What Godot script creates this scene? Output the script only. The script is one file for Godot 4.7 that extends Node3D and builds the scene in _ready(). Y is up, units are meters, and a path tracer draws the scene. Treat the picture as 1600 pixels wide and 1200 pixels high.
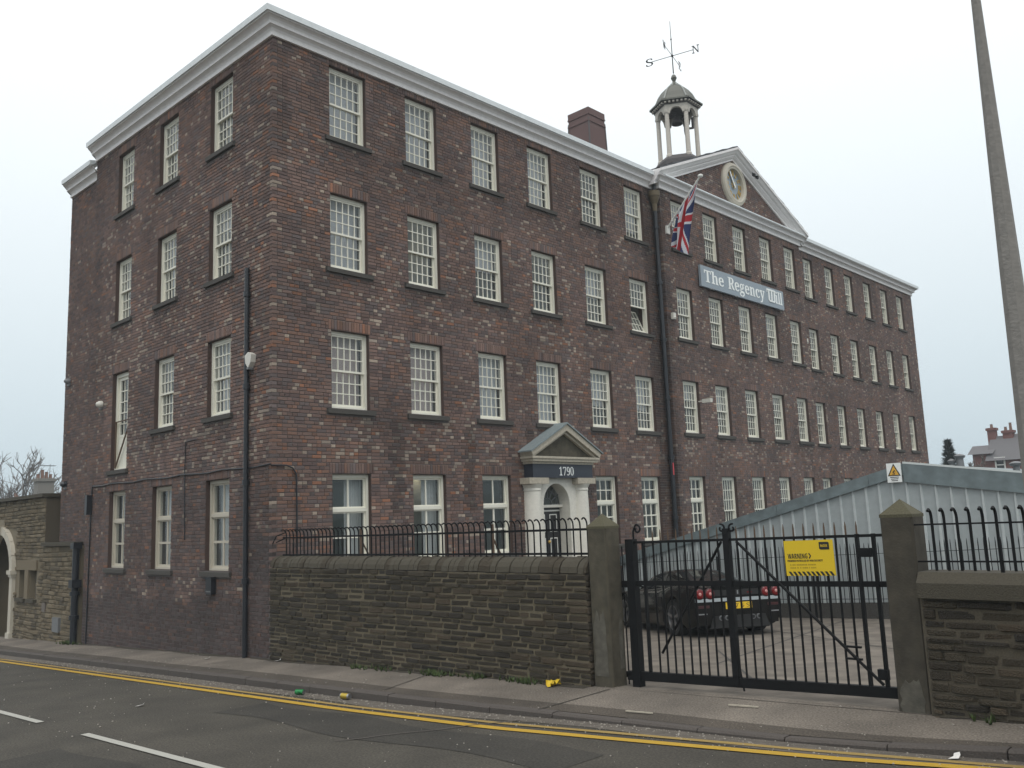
extends Node3D

const UP = Vector3.UP
const EYE = Vector3(-8.883, 2.435, 14.866)
var M = {}
var names_used = {}
var rng = RandomNumberGenerator.new()
var noise_a = FastNoiseLite.new()
var noise_b = FastNoiseLite.new()
var unit_brick: ArrayMesh
var brick_mats = []
var brick_pal = []

# ------------------------------------------------------------------ mesh builder
class MB:
	extends RefCounted
	var v = PackedVector3Array()
	var n = PackedVector3Array()
	var uv = PackedVector2Array()
	func tri(a, b, c):
		var k = (b - a).cross(c - a).normalized()
		v.append_array([a, c, b]); n.append_array([k, k, k]); uv.append_array([Vector2(), Vector2(), Vector2()])
	func quad(a, b, c, d):
		var k = (b - a).cross(c - a)
		if k.length_squared() < 1e-16: k = (c - a).cross(d - a)
		k = k.normalized()
		v.append_array([a, c, b, a, d, c]); n.append_array([k, k, k, k, k, k])
		uv.append_array([Vector2(0, 1), Vector2(1, 0), Vector2(1, 1), Vector2(0, 1), Vector2(0, 0), Vector2(1, 0)])
	func smooth(a, b, c, na, nb, nc):
		v.append_array([a, c, b]); n.append_array([na, nc, nb]); uv.append_array([Vector2(), Vector2(), Vector2()])
	func box(c, s, b = Basis()):
		var x = b.x * s.x * 0.5; var y = b.y * s.y * 0.5; var z = b.z * s.z * 0.5
		quad(c - x - y + z, c + x - y + z, c + x + y + z, c - x + y + z)
		quad(c + x - y - z, c - x - y - z, c - x + y - z, c + x + y - z)
		quad(c + x - y + z, c + x - y - z, c + x + y - z, c + x + y + z)
		quad(c - x - y - z, c - x - y + z, c - x + y + z, c - x + y - z)
		quad(c - x + y + z, c + x + y + z, c + x + y - z, c - x + y - z)
		quad(c - x - y - z, c + x - y - z, c + x - y + z, c - x - y + z)
	func span(lo, hi): box((lo + hi) * 0.5, hi - lo)
	func beam(p, q, w, t, up = Vector3.UP):
		var y = (q - p).normalized()
		if absf(y.dot(up)) > 0.99: up = Vector3.RIGHT
		var x = y.cross(up).normalized()
		box((p + q) * 0.5, Vector3(w, (q - p).length(), t), Basis(x, y, x.cross(y)))
	func tube(pts, radii, sides = 8, caps = true):
		var rings = []; var norms = []
		var ref = Vector3.UP
		for i in pts.size():
			var d = (pts[mini(i + 1, pts.size() - 1)] - pts[maxi(i - 1, 0)]).normalized()
			if absf(d.dot(ref)) > 0.97: ref = Vector3.RIGHT if absf(d.x) < 0.9 else Vector3.BACK
			var x = d.cross(ref).normalized(); var y = d.cross(x)
			ref = -y if ref.dot(y) < 0 else y
			y = ref; x = y.cross(d).normalized()
			var r = radii[i] if radii is Array else radii
			var ring = []; var nn = []
			for k in sides:
				var a = TAU * k / sides
				var o = x * cos(a) + y * sin(a)
				ring.append(pts[i] + o * r); nn.append(o)
			rings.append(ring); norms.append(nn)
		for i in pts.size() - 1:
			for k in sides:
				var k2 = (k + 1) % sides
				smooth(rings[i][k], rings[i][k2], rings[i + 1][k2], norms[i][k], norms[i][k2], norms[i + 1][k2])
				smooth(rings[i][k], rings[i + 1][k2], rings[i + 1][k], norms[i][k], norms[i + 1][k2], norms[i + 1][k])
		if caps:
			for k in range(1, sides - 1):
				tri(rings[0][0], rings[0][k + 1], rings[0][k])
				var e = rings[-1]
				tri(e[0], e[k], e[k + 1])
	# profile: Vector2(radius, height), upwards; polygonal when flat
	func lathe(at, prof, sides, flat = false, turn = 0.0, ax = Basis()):
		for i in prof.size() - 1:
			var p = prof[i]; var q = prof[i + 1]
			var t = (q - p)
			if t.length() < 1e-6: continue
			var nr = Vector2(t.y, -t.x).normalized()
			for k in sides:
				var a0 = TAU * k / sides + turn; var a1 = TAU * (k + 1) / sides + turn
				var d0 = Vector3(cos(a0), 0, -sin(a0)); var d1 = Vector3(cos(a1), 0, -sin(a1))
				var A = at + ax * (d0 * p.x + Vector3.UP * p.y); var B = at + ax * (d1 * p.x + Vector3.UP * p.y)
				var C = at + ax * (d1 * q.x + Vector3.UP * q.y); var D = at + ax * (d0 * q.x + Vector3.UP * q.y)
				if flat:
					quad(A, B, C, D)
				else:
					var n0 = ax * (d0 * nr.x + Vector3.UP * nr.y); var n1 = ax * (d1 * nr.x + Vector3.UP * nr.y)
					smooth(A, B, C, n0, n1, n1); smooth(A, C, D, n0, n1, n0)
	# rows of points, smooth normals; outside is on the left of row direction x column direction
	func grid(rows, closed = false):
		var R = rows.size(); var K = rows[0].size()
		var nn = []
		for i in R:
			var line = []
			for k in K:
				var a = rows[mini(i + 1, R - 1)][k] - rows[maxi(i - 1, 0)][k]
				var k0 = (k - 1 + K) % K if closed else maxi(k - 1, 0)
				var k1 = (k + 1) % K if closed else mini(k + 1, K - 1)
				var b = rows[i][k1] - rows[i][k0]
				line.append(b.cross(a).normalized())
			nn.append(line)
		for i in R - 1:
			for k in (K if closed else K - 1):
				var k2 = (k + 1) % K
				smooth(rows[i][k], rows[i][k2], rows[i + 1][k2], nn[i][k], nn[i][k2], nn[i + 1][k2])
				smooth(rows[i][k], rows[i + 1][k2], rows[i + 1][k], nn[i][k], nn[i + 1][k2], nn[i + 1][k])
	func prism(poly, depth, T = Transform3D()):   # polygon in xy (ccw), extruded from z=0 to z=depth
		var idx = Geometry2D.triangulate_polygon(PackedVector2Array(poly))
		for i in range(0, idx.size(), 3):
			var a = poly[idx[i]]; var b = poly[idx[i + 1]]; var c = poly[idx[i + 2]]
			if (b - a).cross(c - a) < 0: var t = b; b = c; c = t
			tri(T * Vector3(a.x, a.y, depth), T * Vector3(b.x, b.y, depth), T * Vector3(c.x, c.y, depth))
			tri(T * Vector3(a.x, a.y, 0), T * Vector3(c.x, c.y, 0), T * Vector3(b.x, b.y, 0))
		for i in poly.size():
			var a = poly[i]; var b = poly[(i + 1) % poly.size()]
			quad(T * Vector3(a.x, a.y, 0), T * Vector3(b.x, b.y, 0), T * Vector3(b.x, b.y, depth), T * Vector3(a.x, a.y, depth))
	func ball(c, r, sides = 10, rings = 6, sq = Vector3.ONE):
		var rows = []
		for i in rings + 1:
			var p = PI * i / rings - PI / 2
			var row = []
			for k in sides:
				var a = TAU * k / sides
				row.append(c + Vector3(cos(p) * cos(a), sin(p), -cos(p) * sin(a)) * r * sq)
			rows.append(row)
		for i in rings:
			for k in sides:
				var k2 = (k + 1) % sides
				var A = rows[i][k]; var B = rows[i][k2]; var C = rows[i + 1][k2]; var D = rows[i + 1][k]
				var na = ((A - c) / sq).normalized(); var nb = ((B - c) / sq).normalized(); var nc = ((C - c) / sq).normalized(); var nd = ((D - c) / sq).normalized()
				smooth(A, B, C, na, nb, nc); smooth(A, C, D, na, nc, nd)
	func mesh():
		var am = ArrayMesh.new()
		var arr = []; arr.resize(Mesh.ARRAY_MAX)
		arr[Mesh.ARRAY_VERTEX] = v; arr[Mesh.ARRAY_NORMAL] = n; arr[Mesh.ARRAY_TEX_UV] = uv
		am.add_surface_from_arrays(Mesh.PRIMITIVE_TRIANGLES, arr)
		return am

# ------------------------------------------------------------------ nodes
func numbered(s):
	if not names_used.has(s):
		names_used[s] = 0
		return s
	names_used[s] += 1
	return "%s_%03d" % [s, names_used[s]]

func put(called, mesh, mat, parent, T = Transform3D()):
	var o = MeshInstance3D.new()
	o.name = called
	if mesh is MB: mesh = mesh.mesh()
	o.mesh = mesh
	o.material_override = mat
	o.transform = T
	if parent == self: o.name = numbered(called)
	parent.add_child(o, true)
	return o

func thing(called, label, category, at = Vector3.ZERO, group = ""):
	var o = Node3D.new()
	o.name = numbered(called)
	o.position = at
	add_child(o)
	return tag(o, label, category, group)

func tag(o, label, category, group = ""):
	o.set_meta("label", label); o.set_meta("category", category)
	if group != "": o.set_meta("group", group)
	return o

func struct(called, mesh, mat):
	var o = put(called, mesh, mat, self)
	o.set_meta("kind", "structure")
	return o

func copy_of(o, T, label):
	var c = o.duplicate()
	c.name = numbered(str(o.name).rstrip("_0123456789"))
	add_child(c)
	c.transform = T
	c.set_meta("label", label)
	return c

# ------------------------------------------------------------------ materials
func lin(r, g, b, a = 1.0):
	var c = Color(r, g, b).linear_to_srgb()
	c.a = a
	return c

func noise_tex(freq, seed_, lo, hi, oct = 4, size = 512, type = FastNoiseLite.TYPE_SIMPLEX_SMOOTH):
	var nz = FastNoiseLite.new()
	nz.noise_type = type; nz.frequency = freq; nz.seed = seed_; nz.fractal_octaves = oct
	var t = NoiseTexture2D.new()
	t.width = size; t.height = size; t.seamless = true; t.noise = nz; t.normalize = true
	var g = Gradient.new()
	g.offsets = PackedFloat32Array([0.0, 1.0]); g.colors = PackedColorArray([lo, hi])
	t.color_ramp = g
	return t

func mat(name_, c, rough = 0.8, metal = 0.0):
	var m = StandardMaterial3D.new()
	m.resource_name = name_
	m.albedo_color = c; m.roughness = rough; m.metallic = metal
	M[name_] = m
	return m

func textured(name_, c, tex, scale, rough = 0.85, bump = null, bump_cm = 0.0, detail = null):
	var m = mat(name_, c, rough)
	m.albedo_texture = tex
	m.uv1_triplanar = true; m.uv1_world_triplanar = true
	m.uv1_scale = Vector3.ONE * scale
	if bump != null:
		m.heightmap_enabled = true; m.heightmap_texture = bump; m.heightmap_scale = bump_cm
	if detail != null:
		m.detail_enabled = true; m.detail_albedo = detail; m.detail_blend_mode = BaseMaterial3D.BLEND_MODE_MUL
		m.detail_uv_layer = BaseMaterial3D.DETAIL_UV_2
		m.uv2_triplanar = true; m.uv2_world_triplanar = true
		m.uv2_scale = Vector3.ONE * scale * 0.11
	return m

func g(v): return lin(v, v, v)

func make_materials():
	var fine = noise_tex(0.05, 3, g(0.55), g(1.0), 5)
	var speck = noise_tex(0.16, 9, g(0.45), g(1.0), 3)
	var broad = noise_tex(0.012, 5, g(0.62), g(1.0), 4)
	var streak = noise_tex(0.02, 15, g(0.72), g(1.0), 5)
	var faint = noise_tex(0.02, 25, g(0.86), g(1.0), 3)
	var aggr = noise_tex(0.05, 31, g(0.30), g(1.0), 5)
	var blotch = noise_tex(0.010, 35, g(0.50), g(1.0), 5)
	var bumpy = noise_tex(0.06, 11, Color.BLACK, Color.WHITE, 5)
	var grit = noise_tex(0.2, 12, Color.BLACK, Color.WHITE, 3)
	# bricks: palette of base colours
	brick_pal = [Color(0.205, 0.132, 0.113), Color(0.232, 0.150, 0.124), Color(0.158, 0.106, 0.097), Color(0.168, 0.129, 0.123),
		Color(0.255, 0.145, 0.107), Color(0.35, 0.162, 0.097), Color(0.43, 0.345, 0.275), Color(0.355, 0.29, 0.24)]
	for i in brick_pal.size():
		var c = brick_pal[i]
		var m = textured("brick_tone_%d" % i, lin(c.r, c.g, c.b), fine, 2.3, 0.85, bumpy, 0.6)
		brick_mats.append(m)
	var bm = textured("brickwork", Color.WHITE, fine, 2.3, 0.85, bumpy, 0.6)
	bm.vertex_color_use_as_albedo = true
	textured("mortar", lin(0.175, 0.155, 0.145), fine, 1.7, 0.95)
	textured("brick_plain", lin(0.13, 0.085, 0.08), fine, 2.0, 0.9)
	textured("stone_joint_dark", lin(0.105, 0.088, 0.062), fine, 1.7, 0.95)
	textured("stone_joint", lin(0.17, 0.142, 0.092), fine, 1.7, 0.95)
	textured("stone_joint_left", lin(0.25, 0.21, 0.145), fine, 1.7, 0.95)
	var st = [Color(0.058, 0.046, 0.031), Color(0.076, 0.061, 0.040), Color(0.046, 0.038, 0.028), Color(0.096, 0.072, 0.046)]
	for i in 4: textured("wall_stone_%d" % i, lin(st[i].r, st[i].g, st[i].b), fine, 1.9, 0.95, bumpy, 2.0)
	var sl = [Color(0.25, 0.20, 0.13), Color(0.20, 0.163, 0.108), Color(0.30, 0.245, 0.165), Color(0.155, 0.128, 0.09)]
	for i in 4: textured("left_stone_%d" % i, lin(sl[i].r, sl[i].g, sl[i].b), fine, 1.9, 0.95, bumpy, 2.0)
	textured("coping", lin(0.084, 0.073, 0.052), fine, 1.6, 0.95, bumpy, 0.4)
	textured("pillar", lin(0.118, 0.103, 0.072), broad, 0.9, 0.95, bumpy, 0.25, fine)
	textured("pillar_dark", lin(0.088, 0.076, 0.056), broad, 0.9, 0.95, bumpy, 0.25, fine)
	textured("pillar_pale", lin(0.155, 0.143, 0.115), broad, 1.3, 0.95, bumpy, 0.25, fine)
	textured("pillar_patch", lin(0.27, 0.25, 0.225), streak, 1.1, 0.95, bumpy, 0.3)
	textured("sill_stone", lin(0.085, 0.078, 0.07), fine, 1.5, 0.9)
	textured("dirt", lin(0.10, 0.085, 0.06), aggr, 1.5, 1.0, grit, 1.0)
	textured("moss", lin(0.108, 0.098, 0.058), fine, 1.6, 0.95, bumpy, 0.3)
	mat("cream_paint", lin(0.76, 0.74, 0.64), 0.45)
	mat("beige_paint", lin(0.50, 0.46, 0.38), 0.6)
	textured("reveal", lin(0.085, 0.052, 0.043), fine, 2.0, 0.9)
	mat("white_paint", lin(0.72, 0.72, 0.68), 0.5)
	textured("cornice_paint", lin(0.86, 0.83, 0.82), faint, 0.5, 0.6)
	textured("lead", lin(0.82, 0.86, 0.87), faint, 0.6, 0.5)
	textured("column_paint", lin(0.74, 0.71, 0.63), faint, 0.8, 0.6)
	textured("porch_stone", lin(0.50, 0.45, 0.36), streak, 1.1, 0.8)
	textured("porch_lead", lin(0.24, 0.285, 0.295), streak, 0.9, 0.6)
	mat("board_blue", lin(0.022, 0.028, 0.042), 0.5)
	mat("door_black", lin(0.012, 0.012, 0.014), 0.35)
	textured("dome_lead", lin(0.15, 0.15, 0.128), streak, 1.0, 0.6)
	textured("cupola_paint", lin(0.64, 0.59, 0.52), streak, 1.2, 0.7)
	textured("cupola_dark", lin(0.13, 0.12, 0.12), fine, 1.2, 0.8)
	textured("chimney_render", lin(0.185, 0.115, 0.108), fine, 1.2, 0.9)
	textured("slate", lin(0.10, 0.105, 0.115), fine, 1.2, 0.7)
	mat("black_iron", lin(0.006, 0.0062, 0.007), 0.6)
	M.black_iron.metallic_specular = 0.3
	textured("rust_iron", lin(0.15, 0.095, 0.06), speck, 3.0, 0.8)
	mat("pipe_black", lin(0.014, 0.016, 0.021), 0.35)
	textured("hopper", lin(0.17, 0.13, 0.075), speck, 2.0, 0.7)
	mat("gold", lin(0.62, 0.42, 0.13), 0.35, 0.6)
	mat("sign_blue", lin(0.27, 0.32, 0.365), 0.5)
	mat("letter_white", lin(0.86, 0.88, 0.86), 0.5)
	mat("yellow_sign", lin(0.72, 0.50, 0.012), 0.4)
	mat("sign_black", lin(0.012, 0.012, 0.012), 0.5)
	mat("faded_print", lin(0.42, 0.29, 0.012), 0.5)
	mat("hazard_amber", lin(0.75, 0.42, 0.05), 0.5)
	mat("plate_yellow", lin(0.80, 0.52, 0.02), 0.4)
	textured("shed_seam", lin(0.52, 0.56, 0.56), faint, 0.45, 0.5)
	textured("shed_sheet", lin(0.37, 0.405, 0.41), faint, 0.45, 0.5)
	textured("shed_trim", lin(0.19, 0.235, 0.245), broad, 0.5, 0.45)
	mat("shed_white", lin(0.62, 0.66, 0.65), 0.5)
	textured("concrete_dark", lin(0.085, 0.08, 0.072), fine, 0.9, 0.95, bumpy, 0.8)
	textured("yard", lin(0.27, 0.235, 0.195), broad, 0.22, 0.95, grit, 0.4, speck)
	textured("asphalt", lin(0.140, 0.124, 0.097), aggr, 1.1, 0.9, grit, 1.0, blotch)
	textured("asphalt_dark", lin(0.092, 0.083, 0.067), aggr, 1.1, 0.9, grit, 1.0, blotch)
	textured("pavement_light", lin(0.37, 0.318, 0.262), aggr, 1.3, 0.95, grit, 0.5, blotch)
	textured("pavement_dark", lin(0.175, 0.145, 0.115), aggr, 1.3, 0.95, grit, 0.6, blotch)
	textured("kerb_stone", lin(0.105, 0.090, 0.080), fine, 1.6, 0.95, bumpy, 0.5)
	textured("gutter_grit", lin(0.27, 0.235, 0.195), speck, 2.5, 0.95, grit, 0.8, fine)
	textured("line_yellow", lin(0.68, 0.42, 0.035), speck, 1.9, 0.8, grit, 0.5)
	textured("line_faded", lin(0.48, 0.33, 0.10), speck, 2.6, 0.85, grit, 0.5)
	textured("line_white", lin(0.60, 0.59, 0.53), speck, 1.9, 0.8, grit, 0.5)
	textured("soil", lin(0.06, 0.055, 0.04), fine, 0.3, 1.0)
	textured("lamp_steel", lin(0.25, 0.235, 0.215), streak, 0.9, 0.75, bumpy, 0.3)
	mat("interior", lin(0.50, 0.48, 0.45), 0.9)
	mat("ceiling", lin(0.6, 0.6, 0.58), 0.9)
	mat("blind", lin(0.40, 0.42, 0.45), 0.9)
	mat("blind_warm", lin(0.37, 0.31, 0.30), 0.9)
	mat("curtain", lin(0.42, 0.44, 0.44), 0.9)
	var gl = mat("glass", Color(0.8, 0.9, 0.9, 0.05), 0.02)
	gl.transparency = BaseMaterial3D.TRANSPARENCY_ALPHA
	var cp = mat("car_paint", lin(0.006, 0.006, 0.006), 0.16, 0.0)
	cp.metallic_specular = 0.28
	cp.clearcoat_enabled = true; cp.clearcoat = 0.35; cp.clearcoat_roughness = 0.05
	mat("car_glass", lin(0.012, 0.014, 0.015), 0.06)
	mat("car_black", lin(0.010, 0.010, 0.010), 0.6)
	mat("car_silver", lin(0.42, 0.46, 0.48), 0.35, 0.3)
	mat("tyre", lin(0.014, 0.014, 0.014), 0.9)
	mat("alloy", lin(0.35, 0.35, 0.36), 0.3, 0.8)
	textured("roll_lead", lin(0.36, 0.37, 0.35), faint, 1.0, 0.6)
	mat("lamp_red", lin(0.17, 0.005, 0.007), 0.12)
	mat("lamp_core", lin(0.55, 0.26, 0.24), 0.2)
	mat("lamp_rim", lin(0.05, 0.012, 0.012), 0.3)
	mat("plastic_white", lin(0.62, 0.60, 0.54), 0.4)
	mat("plastic_grey", lin(0.16, 0.165, 0.17), 0.5)
	mat("can_green", lin(0.02, 0.22, 0.06), 0.3, 0.5)
	mat("can_gold", lin(0.5, 0.36, 0.06), 0.3, 0.6)
	mat("litter_yellow", lin(0.65, 0.45, 0.02), 0.6)
	mat("paper", lin(0.7, 0.68, 0.65), 0.9)
	mat("weed", lin(0.055, 0.085, 0.022), 0.8)
	mat("tube_light", lin(0.9, 0.9, 0.8), 0.5)
	M.tube_light.emission_enabled = true
	M.tube_light.emission = Color(1.0, 0.97, 0.78); M.tube_light.emission_energy_multiplier = 2.2
	mat("far_brick", lin(0.17, 0.075, 0.065), 0.9)
	mat("far_render", lin(0.26, 0.265, 0.26), 0.9)
	mat("far_slate", lin(0.13, 0.125, 0.13), 0.8)
	mat("far_stack", lin(0.20, 0.19, 0.17), 0.9)
	mat("far_pot", lin(0.20, 0.12, 0.09), 0.9)
	mat("bark", lin(0.15, 0.13, 0.115), 0.95)  # paled: haze over the far trees is put into the bark colour
	mat("grit_stone", lin(0.34, 0.31, 0.27), 0.95)
	mat("needles", lin(0.035, 0.055, 0.045), 0.9)

# ------------------------------------------------------------------ bricks
func make_unit_brick():
	var b = MB.new()
	var ix = 0.022; var iy = 0.075; var iz = 0.07
	var f = [Vector3(-0.5 + ix, -0.5 + iy, 0.5), Vector3(0.5 - ix, -0.5 + iy, 0.5), Vector3(0.5 - ix, 0.5 - iy, 0.5), Vector3(-0.5 + ix, 0.5 - iy, 0.5)]
	var s = [Vector3(-0.5, -0.5, 0.5 - iz), Vector3(0.5, -0.5, 0.5 - iz), Vector3(0.5, 0.5, 0.5 - iz), Vector3(-0.5, 0.5, 0.5 - iz)]
	var k = [Vector3(-0.5, -0.5, -0.5), Vector3(0.5, -0.5, -0.5), Vector3(0.5, 0.5, -0.5), Vector3(-0.5, 0.5, -0.5)]
	b.quad(f[0], f[1], f[2], f[3])
	for i in 4:
		var j = (i + 1) % 4
		b.quad(s[i], s[j], f[j], f[i])
		b.quad(k[i], k[j], s[j], s[i])
	unit_brick = b.mesh()

# one wall of bricks; ops: [u0, u1, y0, y1] left free; soldiers: [u0, u1, y] flat arches
func lay(out, O, ud, nd, u0, u1, y0, y1, ops, soldiers, opt = {}):
	var C = 0.0745
	var depth = opt.get("depth", 0.102)
	var bx = UP.cross(nd)
	var tone = opt.get("tone", null)
	var clip = opt.get("clip", null)
	var par = opt.get("parity", 0)
	var lo_toothed = opt.get("lo", false)
	var hi_toothed = opt.get("hi", false)
	for s in soldiers:
		ops = ops + [[s[0], s[1], s[2], s[2] + 3 * C]]
		var x = s[0]
		while x < s[1] - 0.02:
			var w = minf(0.0715, s[1] - x)
			var red = 0.25
			_brick(out, O + ud * (x + w * 0.5) + UP * (s[2] + 1.5 * C), bx, nd, w - 0.009, 3 * C - 0.012, depth, tone, x, s[2] + 0.1, red)
			x += w
	var j0 = int(round(y0 / C)); var j1 = int(round(y1 / C))
	for j in range(j0, j1):
		var ym = (j + 0.5) * C
		var a = u0; var b = u1
		if clip != null:
			var cl = clip.call(ym)
			a = maxf(a, cl[0]); b = minf(b, cl[1])
		if lo_toothed and posmod(j + par, 2) == 1: a += 0.1125
		if hi_toothed and posmod(j + par, 2) == 1: b -= 0.1125
		var runs = [[a, b]]
		for o in ops:
			if ym > o[2] and ym < o[3]:
				var nr = []
				for r in runs:
					if o[1] <= r[0] or o[0] >= r[1]: nr.append(r)
					else:
						if o[0] > r[0] + 0.01: nr.append([r[0], o[0]])
						if o[1] < r[1] - 0.01: nr.append([o[1], r[1]])
				runs = nr
		var n_in_course = 0
		for r in runs:
			var x = r[0]
			if not (lo_toothed and x == a): x -= 0.0
			var first = true
			var n_in_run = 0
			n_in_course = 0
			while x < r[1] - 0.012:
				var h = n_in_course % 2 == 1 if rng.randf() < 0.6 else rng.randf() < 0.68
				n_in_course += 1
				var w = 0.1125 if h else 0.225
				if posmod(j, 2) == 1 and not lo_toothed and n_in_run < 2: w = 0.1125 if n_in_run == 0 else 0.056
				elif n_in_run < 3 and rng.randf() < 0.6: w = [0.1125, 0.225, 0.168][rng.randi() % 3]
				n_in_run += 1
				first = false
				w = minf(w, r[1] - x)
				if r[1] - x - w < 0.05: w = r[1] - x
				if w > 0.26: w *= 0.5
				_brick(out, O + ud * (x + w * 0.5) + UP * ym, bx, nd, w - 0.0105, C - 0.012, depth, tone, x + w * 0.5, ym, 0.0)
				x += w

func _brick(out, p, bx, nd, w, h, depth, tone, u, y, red):
	var t = [1.0, 0.0, 0.0, 0.0]   # multiply, pale share, orange share, dark share
	if tone != null: t = tone.call(u, y)
	var c = noise_a.get_noise_2d(p.x * 9.0 - p.z * 9.0, p.y * 9.0)
	var r = rng.randf()
	var k = 0
	if red > 0.0: t[1] = 0.0
	elif w < 0.13: t[1] *= 1.7
	else: t[1] *= 0.28
	if r < t[1]: k = 6 if rng.randf() < 0.45 else 7
	elif rng.randf() < t[3]: k = 3 if rng.randf() < 0.6 else 2
	elif r < t[1] + t[2]: k = 5 if rng.randf() < 0.4 else 4
	else:
		var q = rng.randf() + c * 0.55
		k = 2 if q < 0.12 else 3 if q < 0.30 else 0 if q < 0.62 else 1 if q < 0.92 else 4
	if red > 0.0 and rng.randf() < red and k < 6: k = 4 if rng.randf() < 0.35 else 1
	var proud = rng.randf_range(-0.003, 0.003)
	var tw = rng.randf_range(-0.012, 0.012)
	var B = Basis(bx * w, UP * h, nd * depth)
	B = Basis(nd, tw * 1.3) * B
	p += UP * rng.randf_range(-0.0035, 0.0035)
	out.append([Transform3D(B, p + nd * (proud - depth * 0.5)), k, t[0] * rng.randf_range(0.80, 1.18), w * h])

# the nearest n bricks become parts, the rest one part
func emit_bricks(list, parent, n):
	for b in list:
		var d = (b[0].origin - EYE).length()
		var nd = b[0].basis.z.normalized()
		var f = nd.dot((EYE - b[0].origin).normalized())
		b.append(b[3] * maxf(f, 0.0) / (d * d))
	list.sort_custom(func(a, b): return a[4] > b[4])
	for i in mini(n, list.size()):
		put("brick", unit_brick, brick_mats[list[i][1]], parent, list[i][0])
	var rest = list.size() - n
	if rest <= 0: return
	var mm = MultiMesh.new()
	mm.transform_format = MultiMesh.TRANSFORM_3D
	mm.use_colors = true
	mm.mesh = unit_brick
	mm.instance_count = rest
	for i in rest:
		var b = list[n + i]
		mm.set_instance_transform(i, b[0])
		var c = brick_pal[b[1]]
		mm.set_instance_color(i, Color(c.r * b[2], c.g * b[2], c.b * b[2]))
	var o = MultiMeshInstance3D.new()
	o.name = "brickwork"
	o.multimesh = mm
	o.material_override = M.brickwork
	o.set_meta("kind", "stuff")
	parent.add_child(o, true)

# flat sheet with rectangular holes
func sheet(b, O, ud, nd, u0, u1, y0, y1, ops, flip = false):
	var ys = [y0, y1]
	for o in ops:
		for e in [o[2], o[3]]:
			if e > y0 and e < y1 and not ys.has(e): ys.append(e)
	ys.sort()
	for i in ys.size() - 1:
		var ym = (ys[i] + ys[i + 1]) * 0.5
		var runs = [[u0, u1]]
		for o in ops:
			if ym > o[2] and ym < o[3]:
				var nr = []
				for r in runs:
					if o[1] <= r[0] or o[0] >= r[1]: nr.append(r)
					else:
						if o[0] > r[0]: nr.append([r[0], o[0]])
						if o[1] < r[1]: nr.append([o[1], r[1]])
				runs = nr
		for r in runs:
			var p = [O + ud * r[0] + UP * ys[i], O + ud * r[1] + UP * ys[i], O + ud * r[1] + UP * ys[i + 1], O + ud * r[0] + UP * ys[i + 1]]
			if (p[1] - p[0]).cross(p[3] - p[0]).dot(nd) > 0: b.quad(p[0], p[1], p[2], p[3])
			else: b.quad(p[1], p[0], p[3], p[2])

# lining of an opening through the wall from depth d0 to d1 behind the face
func lining(b, O, ud, nd, o, d0, d1):
	var q = func(u, y, d): return O + ud * u + UP * y - nd * d
	for e in [[o[0], o[2], o[0], o[3]], [o[0], o[3], o[1], o[3]], [o[1], o[3], o[1], o[2]], [o[1], o[2], o[0], o[2]]]:
		b.quad(q.call(e[0], e[1], d0), q.call(e[2], e[3], d0), q.call(e[2], e[3], d1), q.call(e[0], e[1], d1))

# sweep a profile (out, up) along a path of plan points with mitres; path y per point; outward is to the right of travel
func sweep(b, path, prof, closed_ends = true):
	var secs = []
	for i in path.size():
		var p = path[i]
		var d0 = (p - path[i - 1]) if i > 0 else (path[1] - p)
		var d1 = (path[i + 1] - p) if i < path.size() - 1 else (p - path[i - 1])
		d0.y = 0; d1.y = 0
		d0 = d0.normalized(); d1 = d1.normalized()
		var n0 = d0.cross(UP); var n1 = d1.cross(UP)
		var m = (n0 + n1)
		m = m / maxf(0.3, m.dot(n0))
		var s = []
		for q in prof: s.append(p + m * q.x + UP * q.y)
		secs.append(s)
	for i in path.size() - 1:
		for k in prof.size() - 1:
			b.quad(secs[i][k], secs[i + 1][k], secs[i + 1][k + 1], secs[i][k + 1])
	if closed_ends:
		for e in [0, path.size() - 1]:
			var s = secs[e]
			for k in range(1, s.size() - 1):
				if e == 0: b.tri(s[0], s[k], s[k + 1])
				else: b.tri(s[0], s[k + 1], s[k])

func words(called, text, h, mat_, parent, T, font = "Droid Serif", bold = false, width = 0.0, depth = 0.01):
	var f = SystemFont.new()
	f.font_names = PackedStringArray([font])
	f.font_weight = 700 if bold else 400
	var t = TextMesh.new()
	t.text = text; t.font = f; t.font_size = 64; t.pixel_size = 0.01; t.depth = 0.05
	t.curve_step = 1.0
	var bb = t.get_aabb()
	var sy = h / bb.size.y
	var sx = sy if width == 0.0 else width / bb.size.x
	var S = Transform3D(Basis.from_scale(Vector3(sx, sy, depth / 0.05)), Vector3(-(bb.position.x + bb.size.x * 0.5) * sx, -(bb.position.y + bb.size.y * 0.5) * sy, 0))
	return put(called, t, mat_, parent, T * S)

# ------------------------------------------------------------------ windows
var sash_cache = {}

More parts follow.
